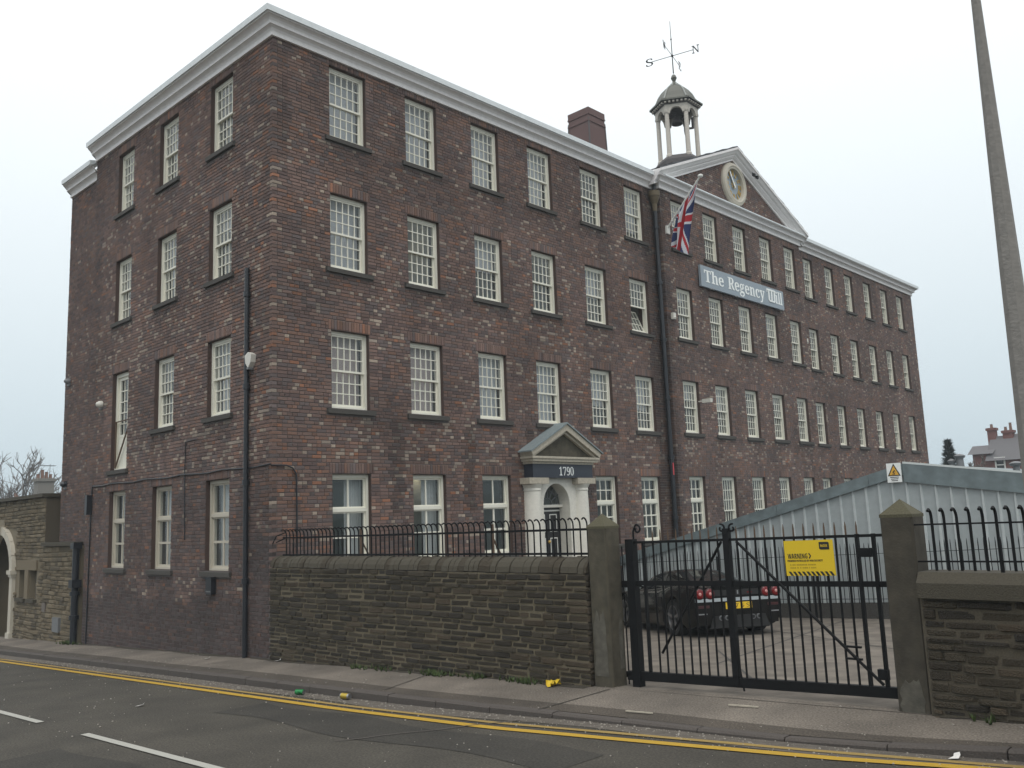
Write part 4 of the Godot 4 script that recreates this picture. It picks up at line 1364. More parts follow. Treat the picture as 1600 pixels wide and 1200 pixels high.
func railing_front():
	var base = Vector3(0.12, 1.86, 0)
	var t = thing("railing", "black iron railing with hooked bars on top of the low stone wall", "railing")
	var m = hook_bar(0.50, 0.10, 0.011)
	var n = 62
	for i in n:
		var z = 0.32 + (7.55 - 0.32) * i / (n - 1.0)
		put("bar", m, M.black_iron, t, Transform3D(Basis(UP, rng.randf_range(-0.1, 0.1)), Vector3(0.12, 1.85 + 0.004 * z, z)))
	for y in [1.885, 2.20]:
		var b = MB.new(); b.beam(Vector3(0.12, y, 0.2), Vector3(0.12, y + 0.03, 7.65), 0.012, 0.03, Vector3.UP); put("rail", b, M.black_iron, t)
	for z in [2.62, 5.78]:
		var b = MB.new(); b.span(Vector3(0.12, 1.8, z - 0.025), Vector3(0.14, 2.33, z + 0.025)); b.beam(Vector3(0.13, 2.15, z), Vector3(0.33, 1.82, z), 0.02, 0.02); put("post", b, M.rust_iron, t)
	var b2 = MB.new()
	b2.tube([Vector3(0.12, 2.30, 0.30), Vector3(-0.02, 2.24, 0.2), Vector3(-0.05, 2.1, 0.12)], 0.012, 6); b2.tube([Vector3(0.12, 2.20, 0.3), Vector3(0.0, 2.12, 0.16)], 0.012, 6)
	put("end_stay", b2, M.black_iron, t)

func pillar(label, x0, z0, w, d, y0, ys, ya, patch):
	var b = MB.new()
	var t = thing("gate_pillar", label, "gate pillar")
	var rows = []
	var c = 0.02
	var ring = [Vector2(x0 + c, z0), Vector2(x0, z0 + c), Vector2(x0, z0 + w - c), Vector2(x0 + c, z0 + w), Vector2(x0 + d - c, z0 + w), Vector2(x0 + d, z0 + w - c), Vector2(x0 + d, z0 + c), Vector2(x0 + d - c, z0)]
	for i in 8:
		var p = ring[i]; var q = ring[(i + 1) % 8]
		b.quad(Vector3(p.x, y0 - 0.4, p.y), Vector3(q.x, y0 - 0.4, q.y), Vector3(q.x, ys, q.y), Vector3(p.x, ys, p.y))
	put("shaft", b, M.pillar, t)
	b = MB.new()
	var cx = x0 + d / 2; var cz = z0 + w / 2
	var e = 0.001
	var B = [Vector3(x0 - e, ys, z0 - e), Vector3(x0 - e, ys, z0 + w + e), Vector3(x0 + d + e, ys, z0 + w + e), Vector3(x0 + d + e, ys, z0 - e)]
	var top = []
	for q in B: top.append(q + UP * 0.03)
	for i in 4:
		var j = (i + 1) % 4
		b.quad(B[i], B[j], top[j], top[i])
		b.tri(top[i], top[j], Vector3(cx, ya, cz))
	b.quad(B[3], B[2], B[1], B[0])
	put("cap", b, M.moss, t)
	# worn render near the foot
	if patch.size() > 1: t.get_child(0).material_override = M.pillar
	else: t.get_child(0).material_override = M.pillar_dark
	b = MB.new()
	for q in patch:   # face, centre, half width, bottom, top, ragged
		var poly = [Vector2(q[1] - q[2], q[3]), Vector2(q[1] + q[2], q[3])]
		for k in 6: poly.append(Vector2(q[1] + q[2] * rng.randf_range(0.75, 1.0), lerpf(q[3], q[4], 0.2 + 0.13 * k)))
		for k in 7: poly.append(Vector2(q[1] + q[2] * lerpf(0.6, -0.6, k / 6.0), q[4] + rng.randf_range(-q[5], q[5])))
		for k in 6: poly.append(Vector2(q[1] - q[2] * rng.randf_range(0.75, 1.0), lerpf(q[3], q[4], 0.85 - 0.13 * k)))
		if q[0] == 0: b.prism(poly, 0.004, Transform3D(Basis(Vector3.BACK, UP, Vector3.LEFT), Vector3(x0 - 0.0005, 0, 0)))
		else: b.prism(poly, 0.004, Transform3D(Basis(), Vector3(0, 0, z0 + w + 0.0005)))
	if patch.size(): put("worn_render", b, M.pillar_pale, t)
	return t

func right_wall():
	var w = thing("stone_wall", "taller rough brown stone wall with slab coping to the right of the gate", "wall")
	var sm = [M.wall_stone_1, M.wall_stone_3, M.wall_stone_0, M.wall_stone_2]
	var b = MB.new()
	b.span(Vector3(-0.056, 0.0, 11.72), Vector3(0.34, 1.52, 18.6))
	put("core", b, M.stone_joint_dark, w)
	stones(w, -0.05, 11.74, 18.6, 0.36, 1.52, 0.055, 0.115, 0.14, 0.46, sm, 300, [], 1.6)
	var z = 11.73
	for L in [1.02, 0.95, 1.05, 1.0, 0.98, 1.03, 0.9]:
		b = MB.new()
		b.prism([Vector2(-0.14, 1.52), Vector2(0.4, 1.52), Vector2(0.4, 1.66), Vector2(0.30, 1.755), Vector2(-0.05, 1.755), Vector2(-0.14, 1.66)], L - 0.008, Transform3D(Basis(), Vector3(0, 0, z)))
		put("coping_stone", b, M.coping, w)
		z += L
	var t = thing("railing", "black iron railing with curled tall bars on the slab coping right of the gate", "railing")
	var m = hook_bar(0.58, 0.09, 0.014)
	for i in 60:
		put("bar", m, M.black_iron, t, Transform3D(Basis(UP, rng.randf_range(-0.08, 0.08)), Vector3(0.02, 1.765 + 0.0004 * i, 11.88 + i * 0.113)))
	for y in [1.85, 2.20]:
		b = MB.new(); b.beam(Vector3(0.02, y, 11.70), Vector3(0.02, y + 0.03, 18.6), 0.02, 0.016, Vector3.UP); put("rail", b, M.black_iron, t)
	for z2 in [12.45, 13.7, 15.1, 16.5, 17.9]:
		b = MB.new(); b.span(Vector3(0.01, 1.70, z2 - 0.015), Vector3(0.03, 1.87, z2 + 0.015)); put("foot", b, M.black_iron, t)

func scroll(c, s, r):
	var pts = []
	for k in 15:
		var a = PI * 0.5 - s * (-0.3 + k * 0.42) 
		var rr = r * (1.0 - k * 0.052)
		pts.append(c + Vector3(0, sin(a) * rr, cos(a) * rr * 1.0))
	return pts

func gate():
	var X = 0.22
	var t = thing("iron_gate", "black iron bar gate between stone pillars, with diagonal braces and rusty spikes", "gate", Vector3.ZERO)
	var yb = func(z): return 0.355 + 0.040 * (z - 8.1)
	var ytp = func(z): return 2.055 + 0.016 * (z - 8.6)
	var b = MB.new()
	# thick bottom beam
	b.beam(Vector3(X, yb.call(8.02) + 0.07, 8.02), Vector3(X, yb.call(11.36) + 0.07, 11.36), 0.07, 0.105, Vector3.UP)
	put("bottom_beam", b, M.black_iron, t)
	b = MB.new(); b.beam(Vector3(X - 0.012, ytp.call(8.2), 8.2), Vector3(X - 0.012, ytp.call(11.36), 11.36), 0.014, 0.03, Vector3.UP); put("top_rail", b, M.black_iron, t)
	b = MB.new(); b.beam(Vector3(X - 0.014, 1.545, 8.0), Vector3(X - 0.014, 1.612, 11.4), 0.016, 0.058, Vector3.UP); put("middle_rail", b, M.black_iron, t)
	# upright bars with rusty spikes
	var zs = []
	for i in 9: zs.append(8.50 + i * 0.1135)
	for i in 13: zs.append(9.66 + i * 0.1165)
	for z in zs:
		b = MB.new(); b.tube([Vector3(X, yb.call(z) + 0.1, z), Vector3(X, ytp.call(z) + 0.012, z)], 0.0135, 6)
		var br = put("bar", b, M.black_iron, t)
		b = MB.new(); b.tube([Vector3(X, ytp.call(z) + 0.012, z), Vector3(X, ytp.call(z) + 0.1, z), Vector3(X, ytp.call(z) + 0.15, z)], [0.011, 0.010, 0.003], 6)
		put("spike", b, M.rust_iron, br)
	for q in [[8.36, 0.03], [11.06, 0.034], [11.23, 0.034]]:
		b = MB.new(); b.span(Vector3(X - 0.03, yb.call(q[0]) + 0.06, q[0] - q[1] / 2), Vector3(X + 0.01, ytp.call(q[0]) + (0.01 if q[1] < 0.032 else 0.02), q[0] + q[1] / 2)); put("stile", b, M.black_iron, t)
	b = MB.new(); b.span(Vector3(X - 0.04, yb.call(9.52) + 0.03, 9.50), Vector3(X + 0.03, 2.20, 9.575))
	b.tube(scroll(Vector3(X, 2.20, 9.47), 1, 0.052), 0.012, 6); b.tube(scroll(Vector3(X, 2.20, 9.61), -1, 0.052), 0.012, 6)
	put("meeting_stile", b, M.black_iron, t)
	b = MB.new(); b.tube([Vector3(X + 0.03, ytp.call(9.45) - 0.02, 9.44), Vector3(X + 0.03, 0.72, 8.52)], 0.016, 6); put("brace", b, M.black_iron, t)
	b = MB.new(); b.tube([Vector3(X - 0.03, ytp.call(9.6) - 0.02, 9.67), Vector3(X - 0.03, 0.62, 11.2)], 0.016, 6); put("brace", b, M.black_iron, t)
	b = MB.new()
	b.span(Vector3(X - 0.04, 0.67, 11.15), Vector3(X + 0.02, 0.77, 11.25)); b.span(Vector3(X - 0.03, 0.84, 10.83), Vector3(X, 0.86, 11.0)); b.span(Vector3(X - 0.03, 0.96, 10.83), Vector3(X, 0.98, 11.0))
	put("latch", b, M.black_iron, t)
	b = MB.new(); b.span(Vector3(X - 0.04, 1.88, 11.06), Vector3(X + 0.02, 1.97, 11.2)); put("lock_box", b, M.black_iron, t)
	b = MB.new(); b.tube([Vector3(X - 0.03, 1.0, 9.55), Vector3(X - 0.03, 0.47, 9.62), Vector3(X - 0.03, 0.40, 9.63)], 0.012, 6); put("drop_bolt", b, M.black_iron, t)
	# post that carries it
	var p = thing("gate_post", "thick black steel post with a scroll top beside the left stone pillar", "post")
	b = MB.new(); b.span(Vector3(X - 0.06, 0.2, 8.115), Vector3(X + 0.05, 2.09, 8.225)); put("shaft", b, M.black_iron, p)
	b = MB.new(); b.tube([Vector3(X, 2.06, 8.21), Vector3(X, 2.19, 8.21)] + scroll(Vector3(X, 2.21, 8.27), 1, 0.06), 0.013, 6); put("scroll", b, M.black_iron, p)
	# narrow railing that fills the gap to the pillar
	p = thing("side_railing", "narrow black railing filling the gap between left pillar and thick gate post", "railing")
	for z in [7.98, 8.05]:
		b = MB.new(); b.tube([Vector3(X + 0.05, 0.3, z), Vector3(X + 0.05, 2.0, z)], 0.010, 6); put("bar", b, M.black_iron, p)
	b = MB.new(); b.beam(Vector3(X + 0.05, 1.52, 7.93), Vector3(X + 0.05, 1.52, 8.12), 0.014, 0.07, Vector3.UP); put("rail", b, M.black_iron, p)
	b = MB.new(); b.beam(Vector3(X + 0.05, 0.42, 7.93), Vector3(X + 0.05, 0.42, 8.12), 0.014, 0.07, Vector3.UP); put("rail", b, M.black_iron, p)
	# yellow security board hung on the bars
	var s = thing("warning_board", "yellow security warning board with black chevrons tied to the gate bars", "sign", Vector3(X - 0.03, 1.868, 10.53))
	s.basis = Basis(Vector3.BACK, UP, Vector3.LEFT) * Basis(Vector3.BACK, 0.022)
	var W = 0.555; var H = 0.375
	b = MB.new(); b.span(Vector3(-W / 2, -H / 2, -0.006), Vector3(W / 2, H / 2, 0)); put("board", b, M.yellow_sign, s)
	b = MB.new()
	b.prism([Vector2(0.125, 0.095), Vector2(0.14, 0.085), Vector2(0.235, 0.085), Vector2(0.235, 0.155), Vector2(0.225, 0.165), Vector2(0.125, 0.165)], 0.003)
	put("logo_patch", b, M.sign_black, s)
	words("logo", "NOX", 0.026, M.yellow_sign, s, Transform3D(Basis(), Vector3(0.18, 0.126, 0.0032)), "Droid Sans", true, 0.075, 0.002)
	words("heading", "WARNING", 0.054, M.sign_black, s, Transform3D(Basis(), Vector3(-0.13, 0.022, 0.001)), "Droid Sans", true, 0.225, 0.002)
	b = MB.new(); b.beam(Vector3(0.0, 0.05, 0.002), Vector3(0.02, 0.022, 0.002), 0.012, 0.002, Vector3.BACK); b.beam(Vector3(0.02, 0.024, 0.002), Vector3(0.0, -0.006, 0.002), 0.012, 0.002, Vector3.BACK); put("arrow", b, M.sign_black, s)
	words("line", "PREMISES PATROLLED BY NOX SECURITY", 0.021, M.sign_black, s, Transform3D(Basis(), Vector3(-0.05, -0.028, 0.001)), "Droid Sans", true, 0.40, 0.002)
	b = MB.new()
	for r in 2:
		var x = -0.225
		while x < 0.06:
			var wd = rng.randf_range(0.008, 0.016)
			b.span(Vector3(x, -0.078 - r * 0.032, 0.0005), Vector3(x + wd, -0.063 - r * 0.032, 0.0015))
			x += wd + (0.014 if rng.randf() < 0.25 else 0.004)
	put("small_print", b, M.faded_print, s)
	for i in 10:
		var x = -0.25 + i * 0.051
		b = MB.new()
		b.prism([Vector2(x + 0.028, -H / 2 + 0.002), Vector2(x + 0.056, -H / 2 + 0.002), Vector2(x + 0.026, -0.142), Vector2(x - 0.002, -0.142)], 0.002)
		put("chevron", b, M.sign_black, s)

# ------------------------------------------------------------------ shed and fence
func shed():
	var X = 10.4
	var t = thing("grey_shed", "low grey-green metal clad shed with ribbed gable wall behind the yard fence", "shed")
	var top = func(z): return lerpf(1.19, 3.19, (z - 0.2) / 7.75) if z < 7.95 else lerpf(3.19, 2.0, (z - 7.95) / 7.75)
	top = func(z):
		if z < 7.95: return 1.19 + (z - 0.2) * 0.258
		return 3.19 - (z - 7.95) * 0.152
	var bot = func(z): return -0.05 + 0.055 * (z - 3.0)
	var b = MB.new()
	# roof, and the walls the street does not see
	for q in [[0.2, 7.95], [7.95, 15.0]]:
		var a = Vector3(X - 0.06, top.call(q[0]) + 0.02, q[0]); var c = Vector3(X - 0.06, top.call(q[1]) + 0.02, q[1])
		var dx = Vector3(11, 0, 0)
		b.quad(a, c, c + dx, a + dx)
	put("roof", b, M.shed_trim, t)
	b = MB.new()
	b.quad(Vector3(X + 10.5, -0.6, 0.4), Vector3(X, -0.6, 0.4), Vector3(X, top.call(0.4), 0.4), Vector3(X + 10.5, top.call(0.4), 0.4))
	b.quad(Vector3(X, -0.3, 14.8), Vector3(X + 10.5, -0.3, 14.8), Vector3(X + 10.5, top.call(14.8), 14.8), Vector3(X, top.call(14.8), 14.8))
	put("side_wall", b, M.shed_sheet, t)
	b = MB.new()
	b.span(Vector3(X + 0.0, -1.0, 0.3), Vector3(X + 0.25, 0.0, 14.9))
	b.prism([Vector2(0.3, -0.8), Vector2(14.9, -0.8), Vector2(14.9, 0.66), Vector2(0.3, -0.02)], 0.2, Transform3D(Basis(Vector3.BACK, UP, Vector3.LEFT), Vector3(X + 0.16, 0, 0)))
	put("plinth", b, M.concrete_dark, t)
	# cladding sheets, each between two standing seams
	var z = 0.35
	while z < 14.8:
		var z1 = minf(z + 0.292, 14.9)
		var lo0 = bot.call(z) + 0.12; var lo1 = bot.call(z1) + 0.12
		b = MB.new()
		var zg = z + 0.045
		var P = func(dx, zz, up): return Vector3(X + dx, (top.call(zz) - 0.05) if up else (bot.call(zz) + 0.12), zz)
		b.quad(P.call(0, zg + 0.012, false), P.call(0, z1, false), P.call(0, z1, true), P.call(0, zg + 0.012, true))
		put("cladding_sheet", b, M.shed_sheet, t)
		b = MB.new()
		b.quad(P.call(0, z, false), P.call(-0.03, z + 0.012, false), P.call(-0.03, z + 0.012, true), P.call(0, z, true))
		b.quad(P.call(-0.03, z + 0.012, false), P.call(-0.03, zg, false), P.call(-0.03, zg, true), P.call(-0.03, z + 0.012, true))
		b.quad(P.call(-0.03, zg, false), P.call(0, zg + 0.012, false), P.call(0, zg + 0.012, true), P.call(-0.03, zg, true))
		put("standing_seam", b, M.shed_seam, t)
		z = z1
	# verge flashing in lengths
	for q in [[0.15, 2.1], [2.1, 4.99], [4.99, 7.2], [7.2, 7.95], [7.95, 11.0], [11.0, 14.9]]:
		b = MB.new()
		var drop = 0.215 if q[0] < 7.9 else 0.36
		var a = q[0] + 0.004; var c = q[1] - 0.004
		for e in [[-0.075, -drop, 0.03]]:
			var A = Vector3(X + e[0], top.call(a) + e[1], a); var B = Vector3(X + e[0], top.call(c) + e[1], c)
			var C = Vector3(X + e[0], top.call(c) + e[2], c); var D = Vector3(X + e[0], top.call(a) + e[2], a)
			b.quad(A, B, C, D)
			b.quad(D, C, C + Vector3(0.3, 0, 0), D + Vector3(0.3, 0, 0))
			b.quad(A + Vector3(0.1, 0, 0), B + Vector3(0.1, 0, 0), B, A)
			b.quad(A + Vector3(0.1, 0, 0), A, D, D + Vector3(0.1, 0, 0)); b.quad(B, B + Vector3(0.1, 0, 0), C + Vector3(0.1, 0, 0), C)
		put("verge_flashing", b, M.shed_trim, t)
	b = MB.new(); b.beam(Vector3(X - 0.05, top.call(7.95) + 0.05, 7.96), Vector3(X - 0.05, top.call(14.9) + 0.05, 14.9), 0.06, 0.04, Vector3.UP)
	put("white_edge", b, M.shed_white, t)
	for q in [[12.0, 8.43, 0.12, 3.27, 0.10], [12.0, 8.60, 0.15, 3.37, 0.125], [12.0, 9.70, 0.13, 3.13, 0.14]]:
		b = MB.new()
		b.lathe(Vector3(q[0], 0, q[1]), [Vector2(q[2] * 0.75, 2.6), Vector2(q[2] * 0.5, q[3] - 0.1), Vector2(q[2] * 0.5, q[3] - 0.05)], 10)
		b.lathe(Vector3(q[0], 0, q[1]), [Vector2(0.02, q[3] - 0.06), Vector2(q[4] * 0.8, q[3] - 0.05), Vector2(q[4], q[3]), Vector2(q[4] * 0.6, q[3] + 0.03), Vector2(0.02, q[3] + 0.045)], 12)
		put("roof_vent", b, M.plastic_grey, t)
	# hazard notice
	var s = thing("hazard_notice", "white notice with an amber warning triangle at the peak of the shed gable", "sign", Vector3(X - 0.10, 3.035, 7.775))
	s.basis = Basis(Vector3.BACK, UP, Vector3.LEFT)
	b = MB.new(); b.span(Vector3(-0.152, -0.205, -0.008), Vector3(0.152, 0.205, 0)); put("board", b, M.letter_white, s)
	b = MB.new(); b.prism([Vector2(-0.135, -0.07), Vector2(0.135, -0.07), Vector2(0, 0.195)], 0.002); put("triangle_border", b, M.sign_black, s)
	b = MB.new(); b.prism([Vector2(-0.10, -0.05), Vector2(0.10, -0.05), Vector2(0, 0.148)], 0.004); put("triangle", b, M.hazard_amber, s)
	b = MB.new()
	b.ball(Vector3(0.012, 0.045, 0.004), 0.014, 8, 5, Vector3(1, 1, 0.2))
	b.beam(Vector3(0.0, 0.035, 0.005), Vector3(-0.02, 0.0, 0.005), 0.02, 0.003, Vector3.BACK); b.beam(Vector3(-0.02, 0.0, 0.005), Vector3(0.02, -0.02, 0.005), 0.014, 0.003, Vector3.BACK); b.beam(Vector3(-0.01, 0.02, 0.005), Vector3(0.035, 0.015, 0.005), 0.01, 0.003, Vector3.BACK); b.beam(Vector3(-0.04, -0.03, 0.005), Vector3(0.02, -0.035, 0.005), 0.012, 0.003, Vector3.BACK)
	put("pictogram", b, M.sign_black, s)
	b = MB.new()
	for r in 3: b.span(Vector3(-0.09 + r * 0.012, -0.105 - r * 0.036, 0.0005), Vector3(0.09 - r * 0.012, -0.089 - r * 0.036, 0.002))
	put("print_line", b, M.sign_black, s)
	# fence along the foot of the shed
	var f = thing("yard_fence", "row of thin dark spiked railings along the foot of the grey shed", "fence")
	b = MB.new(); b.tube([Vector3(0, 0, 0), Vector3(0, 1.18, 0), Vector3(0, 1.27, 0)], [0.009, 0.009, 0.003], 5)
	var m = b.mesh()
	var i = 0
	z = 0.5
	while z < 13.5:
		put("bar", m, M.black_iron, f, Transform3D(Basis(Vector3.RIGHT, rng.randf_range(-0.008, 0.008)), Vector3(10.0, yyard(10, z) + 0.34, z)))
		z += 0.103
	for y in [0.44, 1.38]:
		b = MB.new(); b.beam(Vector3(9.985, yyard(10, 0.4) + y, 0.4), Vector3(9.985, yyard(10, 13.5) + y, 13.5), 0.03, 0.010, Vector3.UP); put("rail", b, M.black_iron, f)
	for k in 6:
		z = 1.1 + k * 2.4
		b = MB.new(); b.span(Vector3(9.98, yyard(10, z) - 0.2, z - 0.02), Vector3(10.02, yyard(10, z) + 1.45, z + 0.02)); put("post", b, M.black_iron, f)

# ------------------------------------------------------------------ left stone range
func left_range():
	var t = thing("stone_gateway_range", "tall buff stone wall with a white arched gateway at the far end of the mill", "wall")
	var sm = [M.left_stone_0, M.left_stone_1, M.left_stone_2, M.left_stone_3]
	var b = MB.new()
	var ops = [[13.45, 14.06, 0.63, 1.44], [12.60, 13.14, 0.63, 1.44], [14.62, 16.9, -2.0, 1.42]]
	var top = 3.50
	sheet(b, Vector3(0.0, 0, 0), Vector3.FORWARD, Vector3.LEFT, 12.05, 19.5, -1.4, top, ops + [[14.62, 16.9, 1.42, 2.52]])
	# head of the arch
	var q = func(u, y): return Vector3(0.0, y, -u)
	for i in 16:
		var a0 = PI * i / 16.0; var a1 = PI * (i + 1) / 16.0
		var p0 = Vector2(15.76 + cos(a0) * 1.14, 1.42 + sin(a0) * 1.1); var p1 = Vector2(15.76 + cos(a1) * 1.14, 1.42 + sin(a1) * 1.1)
		b.quad(q.call(p0.x, p0.y), q.call(p1.x, p1.y), q.call(p1.x, 2.521), q.call(p0.x, 2.521))
	sheet(b, Vector3(0.0, 0, 0), Vector3.FORWARD, Vector3.LEFT, 9.5, 12.05, -1.2, 2.12, [])
	b.quad(Vector3(2.2, top, -12.05), Vector3(2.2, top, -19.5), Vector3(0, top, -19.5), Vector3(0, top, -12.05))
	for o in [ops[0], ops[1]]: lining(b, Vector3.ZERO, Vector3.FORWARD, Vector3.LEFT, o, 0.0, 0.25)
	b.quad(Vector3(0.25, 0.5, -12.5), Vector3(0.25, 0.5, -14.2), Vector3(0.25, 1.5, -14.2), Vector3(0.25, 1.5, -12.5))
	b.span(Vector3(0.012, -1.2, -9.52), Vector3(0.118, 2.12, -9.46))
	put("wall", b, M.stone_joint_left, t)
	b = MB.new(); b.quad(Vector3(0.0, -1.2, -12.05), Vector3(2.2, -1.2, -12.05), Vector3(2.2, top, -12.05), Vector3(0.0, top, -12.05)); put("return_wall", b, M.left_stone_3, t)
	var holes = [[-14.12, -12.5, 0.55, 1.72], [-17.2, -14.48, -2.0, 2.62], [-11.05, -10.55, -0.12, 0.26], [-12.06, -11.7, 0.32, 0.58]]
	var arch = func(z, y): return pow((z + 15.76) / 1.42, 2.0) + pow((y - 1.42) / 1.38, 2.0) < 1.0
	stones(t, -0.012, -17.6, -12.06, -0.75, top, 0.07, 0.14, 0.16, 0.42, sm, 190, holes, 1.6)
	stones(t, -0.012, -12.04, -9.52, -0.55, 2.12, 0.07, 0.14, 0.16, 0.42, sm, 110, holes, 1.6)
	# copings
	b = MB.new(); b.span(Vector3(-0.14, top, -19.5), Vector3(2.3, top + 0.10, -12.0)); put("coping", b, M.coping, t)
	b = MB.new(); b.span(Vector3(-0.12, 2.12, -12.03), Vector3(0.11, 2.22, -9.55)); put("coping", b, M.coping, t)
	# lintel over the twin lights, jambs and sills
	b = MB.new(); b.span(Vector3(-0.06, 1.44, -14.12), Vector3(0.1, 1.72, -12.52)); put("lintel", b, M.left_stone_2, t)
	b = MB.new(); b.span(Vector3(-0.058, 0.63, -13.445), Vector3(0.1, 1.438, -13.145)); put("mullion", b, M.left_stone_2, t)
	for z in [[-14.12, -13.4], [-13.2, -12.52]]:
		b = MB.new(); b.span(Vector3(-0.1, 0.53, z[0]), Vector3(0.1, 0.63, z[1])); put("sill", b, M.coping, t)
	for z in [-13.75, -12.88]:
		b = MB.new(); b.span(Vector3(0.16, 0.62, z - 0.3), Vector3(0.19, 1.45, z + 0.3)); put("boarded_light", b, M.bark, t)
	# white stone arch
	for i in 9:
		b = MB.new()
		var a0 = PI * i / 9.0; var a1 = PI * (i + 1) / 9.0 - 0.012
		var poly = []
		for k in 4:
			var a = lerpf(a0, a1, k / 3.0); poly.append(Vector2(-15.76 + cos(a) * 1.12, 1.42 + sin(a) * 1.08))
		for k in 4:
			var a = lerpf(a1, a0, k / 3.0); poly.append(Vector2(-15.76 + cos(a) * 1.36, 1.42 + sin(a) * 1.32))
		poly.reverse()
		b.prism(poly, 0.28, Transform3D(Basis(Vector3.BACK, UP, Vector3.LEFT), Vector3(0.16, 0, 0)))
		put("arch_stone", b, M.beige_paint, t)
	b = MB.new(); b.prism([Vector2(-15.9, 2.45), Vector2(-15.62, 2.45), Vector2(-15.54, 2.95), Vector2(-15.98, 2.95)], 0.3, Transform3D(Basis(Vector3.BACK, UP, Vector3.LEFT), Vector3(0.12, 0, 0))); put("keystone", b, M.porch_stone, t)
	for z in [-14.52, -17.0]:
		b = MB.new()
		b.span(Vector3(-0.14, -0.75, z - 0.16), Vector3(0.16, -0.40, z + 0.16))
		b.span(Vector3(-0.10, -0.40, z - 0.12), Vector3(0.16, 1.22, z + 0.12))
		b.span(Vector3(-0.13, 1.22, z - 0.15), Vector3(0.16, 1.30, z + 0.15)); b.span(Vector3(-0.17, 1.30, z - 0.19), Vector3(0.16, 1.42, z + 0.19))
		put("gate_pier", b, M.beige_paint, t)
	# passage behind the arch
	b = MB.new()
	b.quad(Vector3(1.6, -1.2, -14.3), Vector3(1.6, -1.2, -17.2), Vector3(1.6, 3.0, -17.2), Vector3(1.6, 3.0, -14.3))
	b.span(Vector3(0.17, -1.2, -14.62), Vector3(1.6, 2.6, -14.55))
	b.span(Vector3(0.17, -1.2, -17.25), Vector3(4.0, 3.0, -17.12)); b.span(Vector3(1.6, -1.2, -17.2), Vector3(4.0, 3.0, -14.3))
	put("passage_wall", b, M.left_stone_2, t)
	b = MB.new(); b.span(Vector3(-0.075, -0.16, -11.05), Vector3(0.05, 0.22, -10.6)); put("vent_plate", b, M.plastic_grey, t)
	b = MB.new(); b.span(Vector3(-0.04, 0.32, -12.0), Vector3(0.02, 0.56, -11.75)); put("vent_hole", b, M.bark, t)

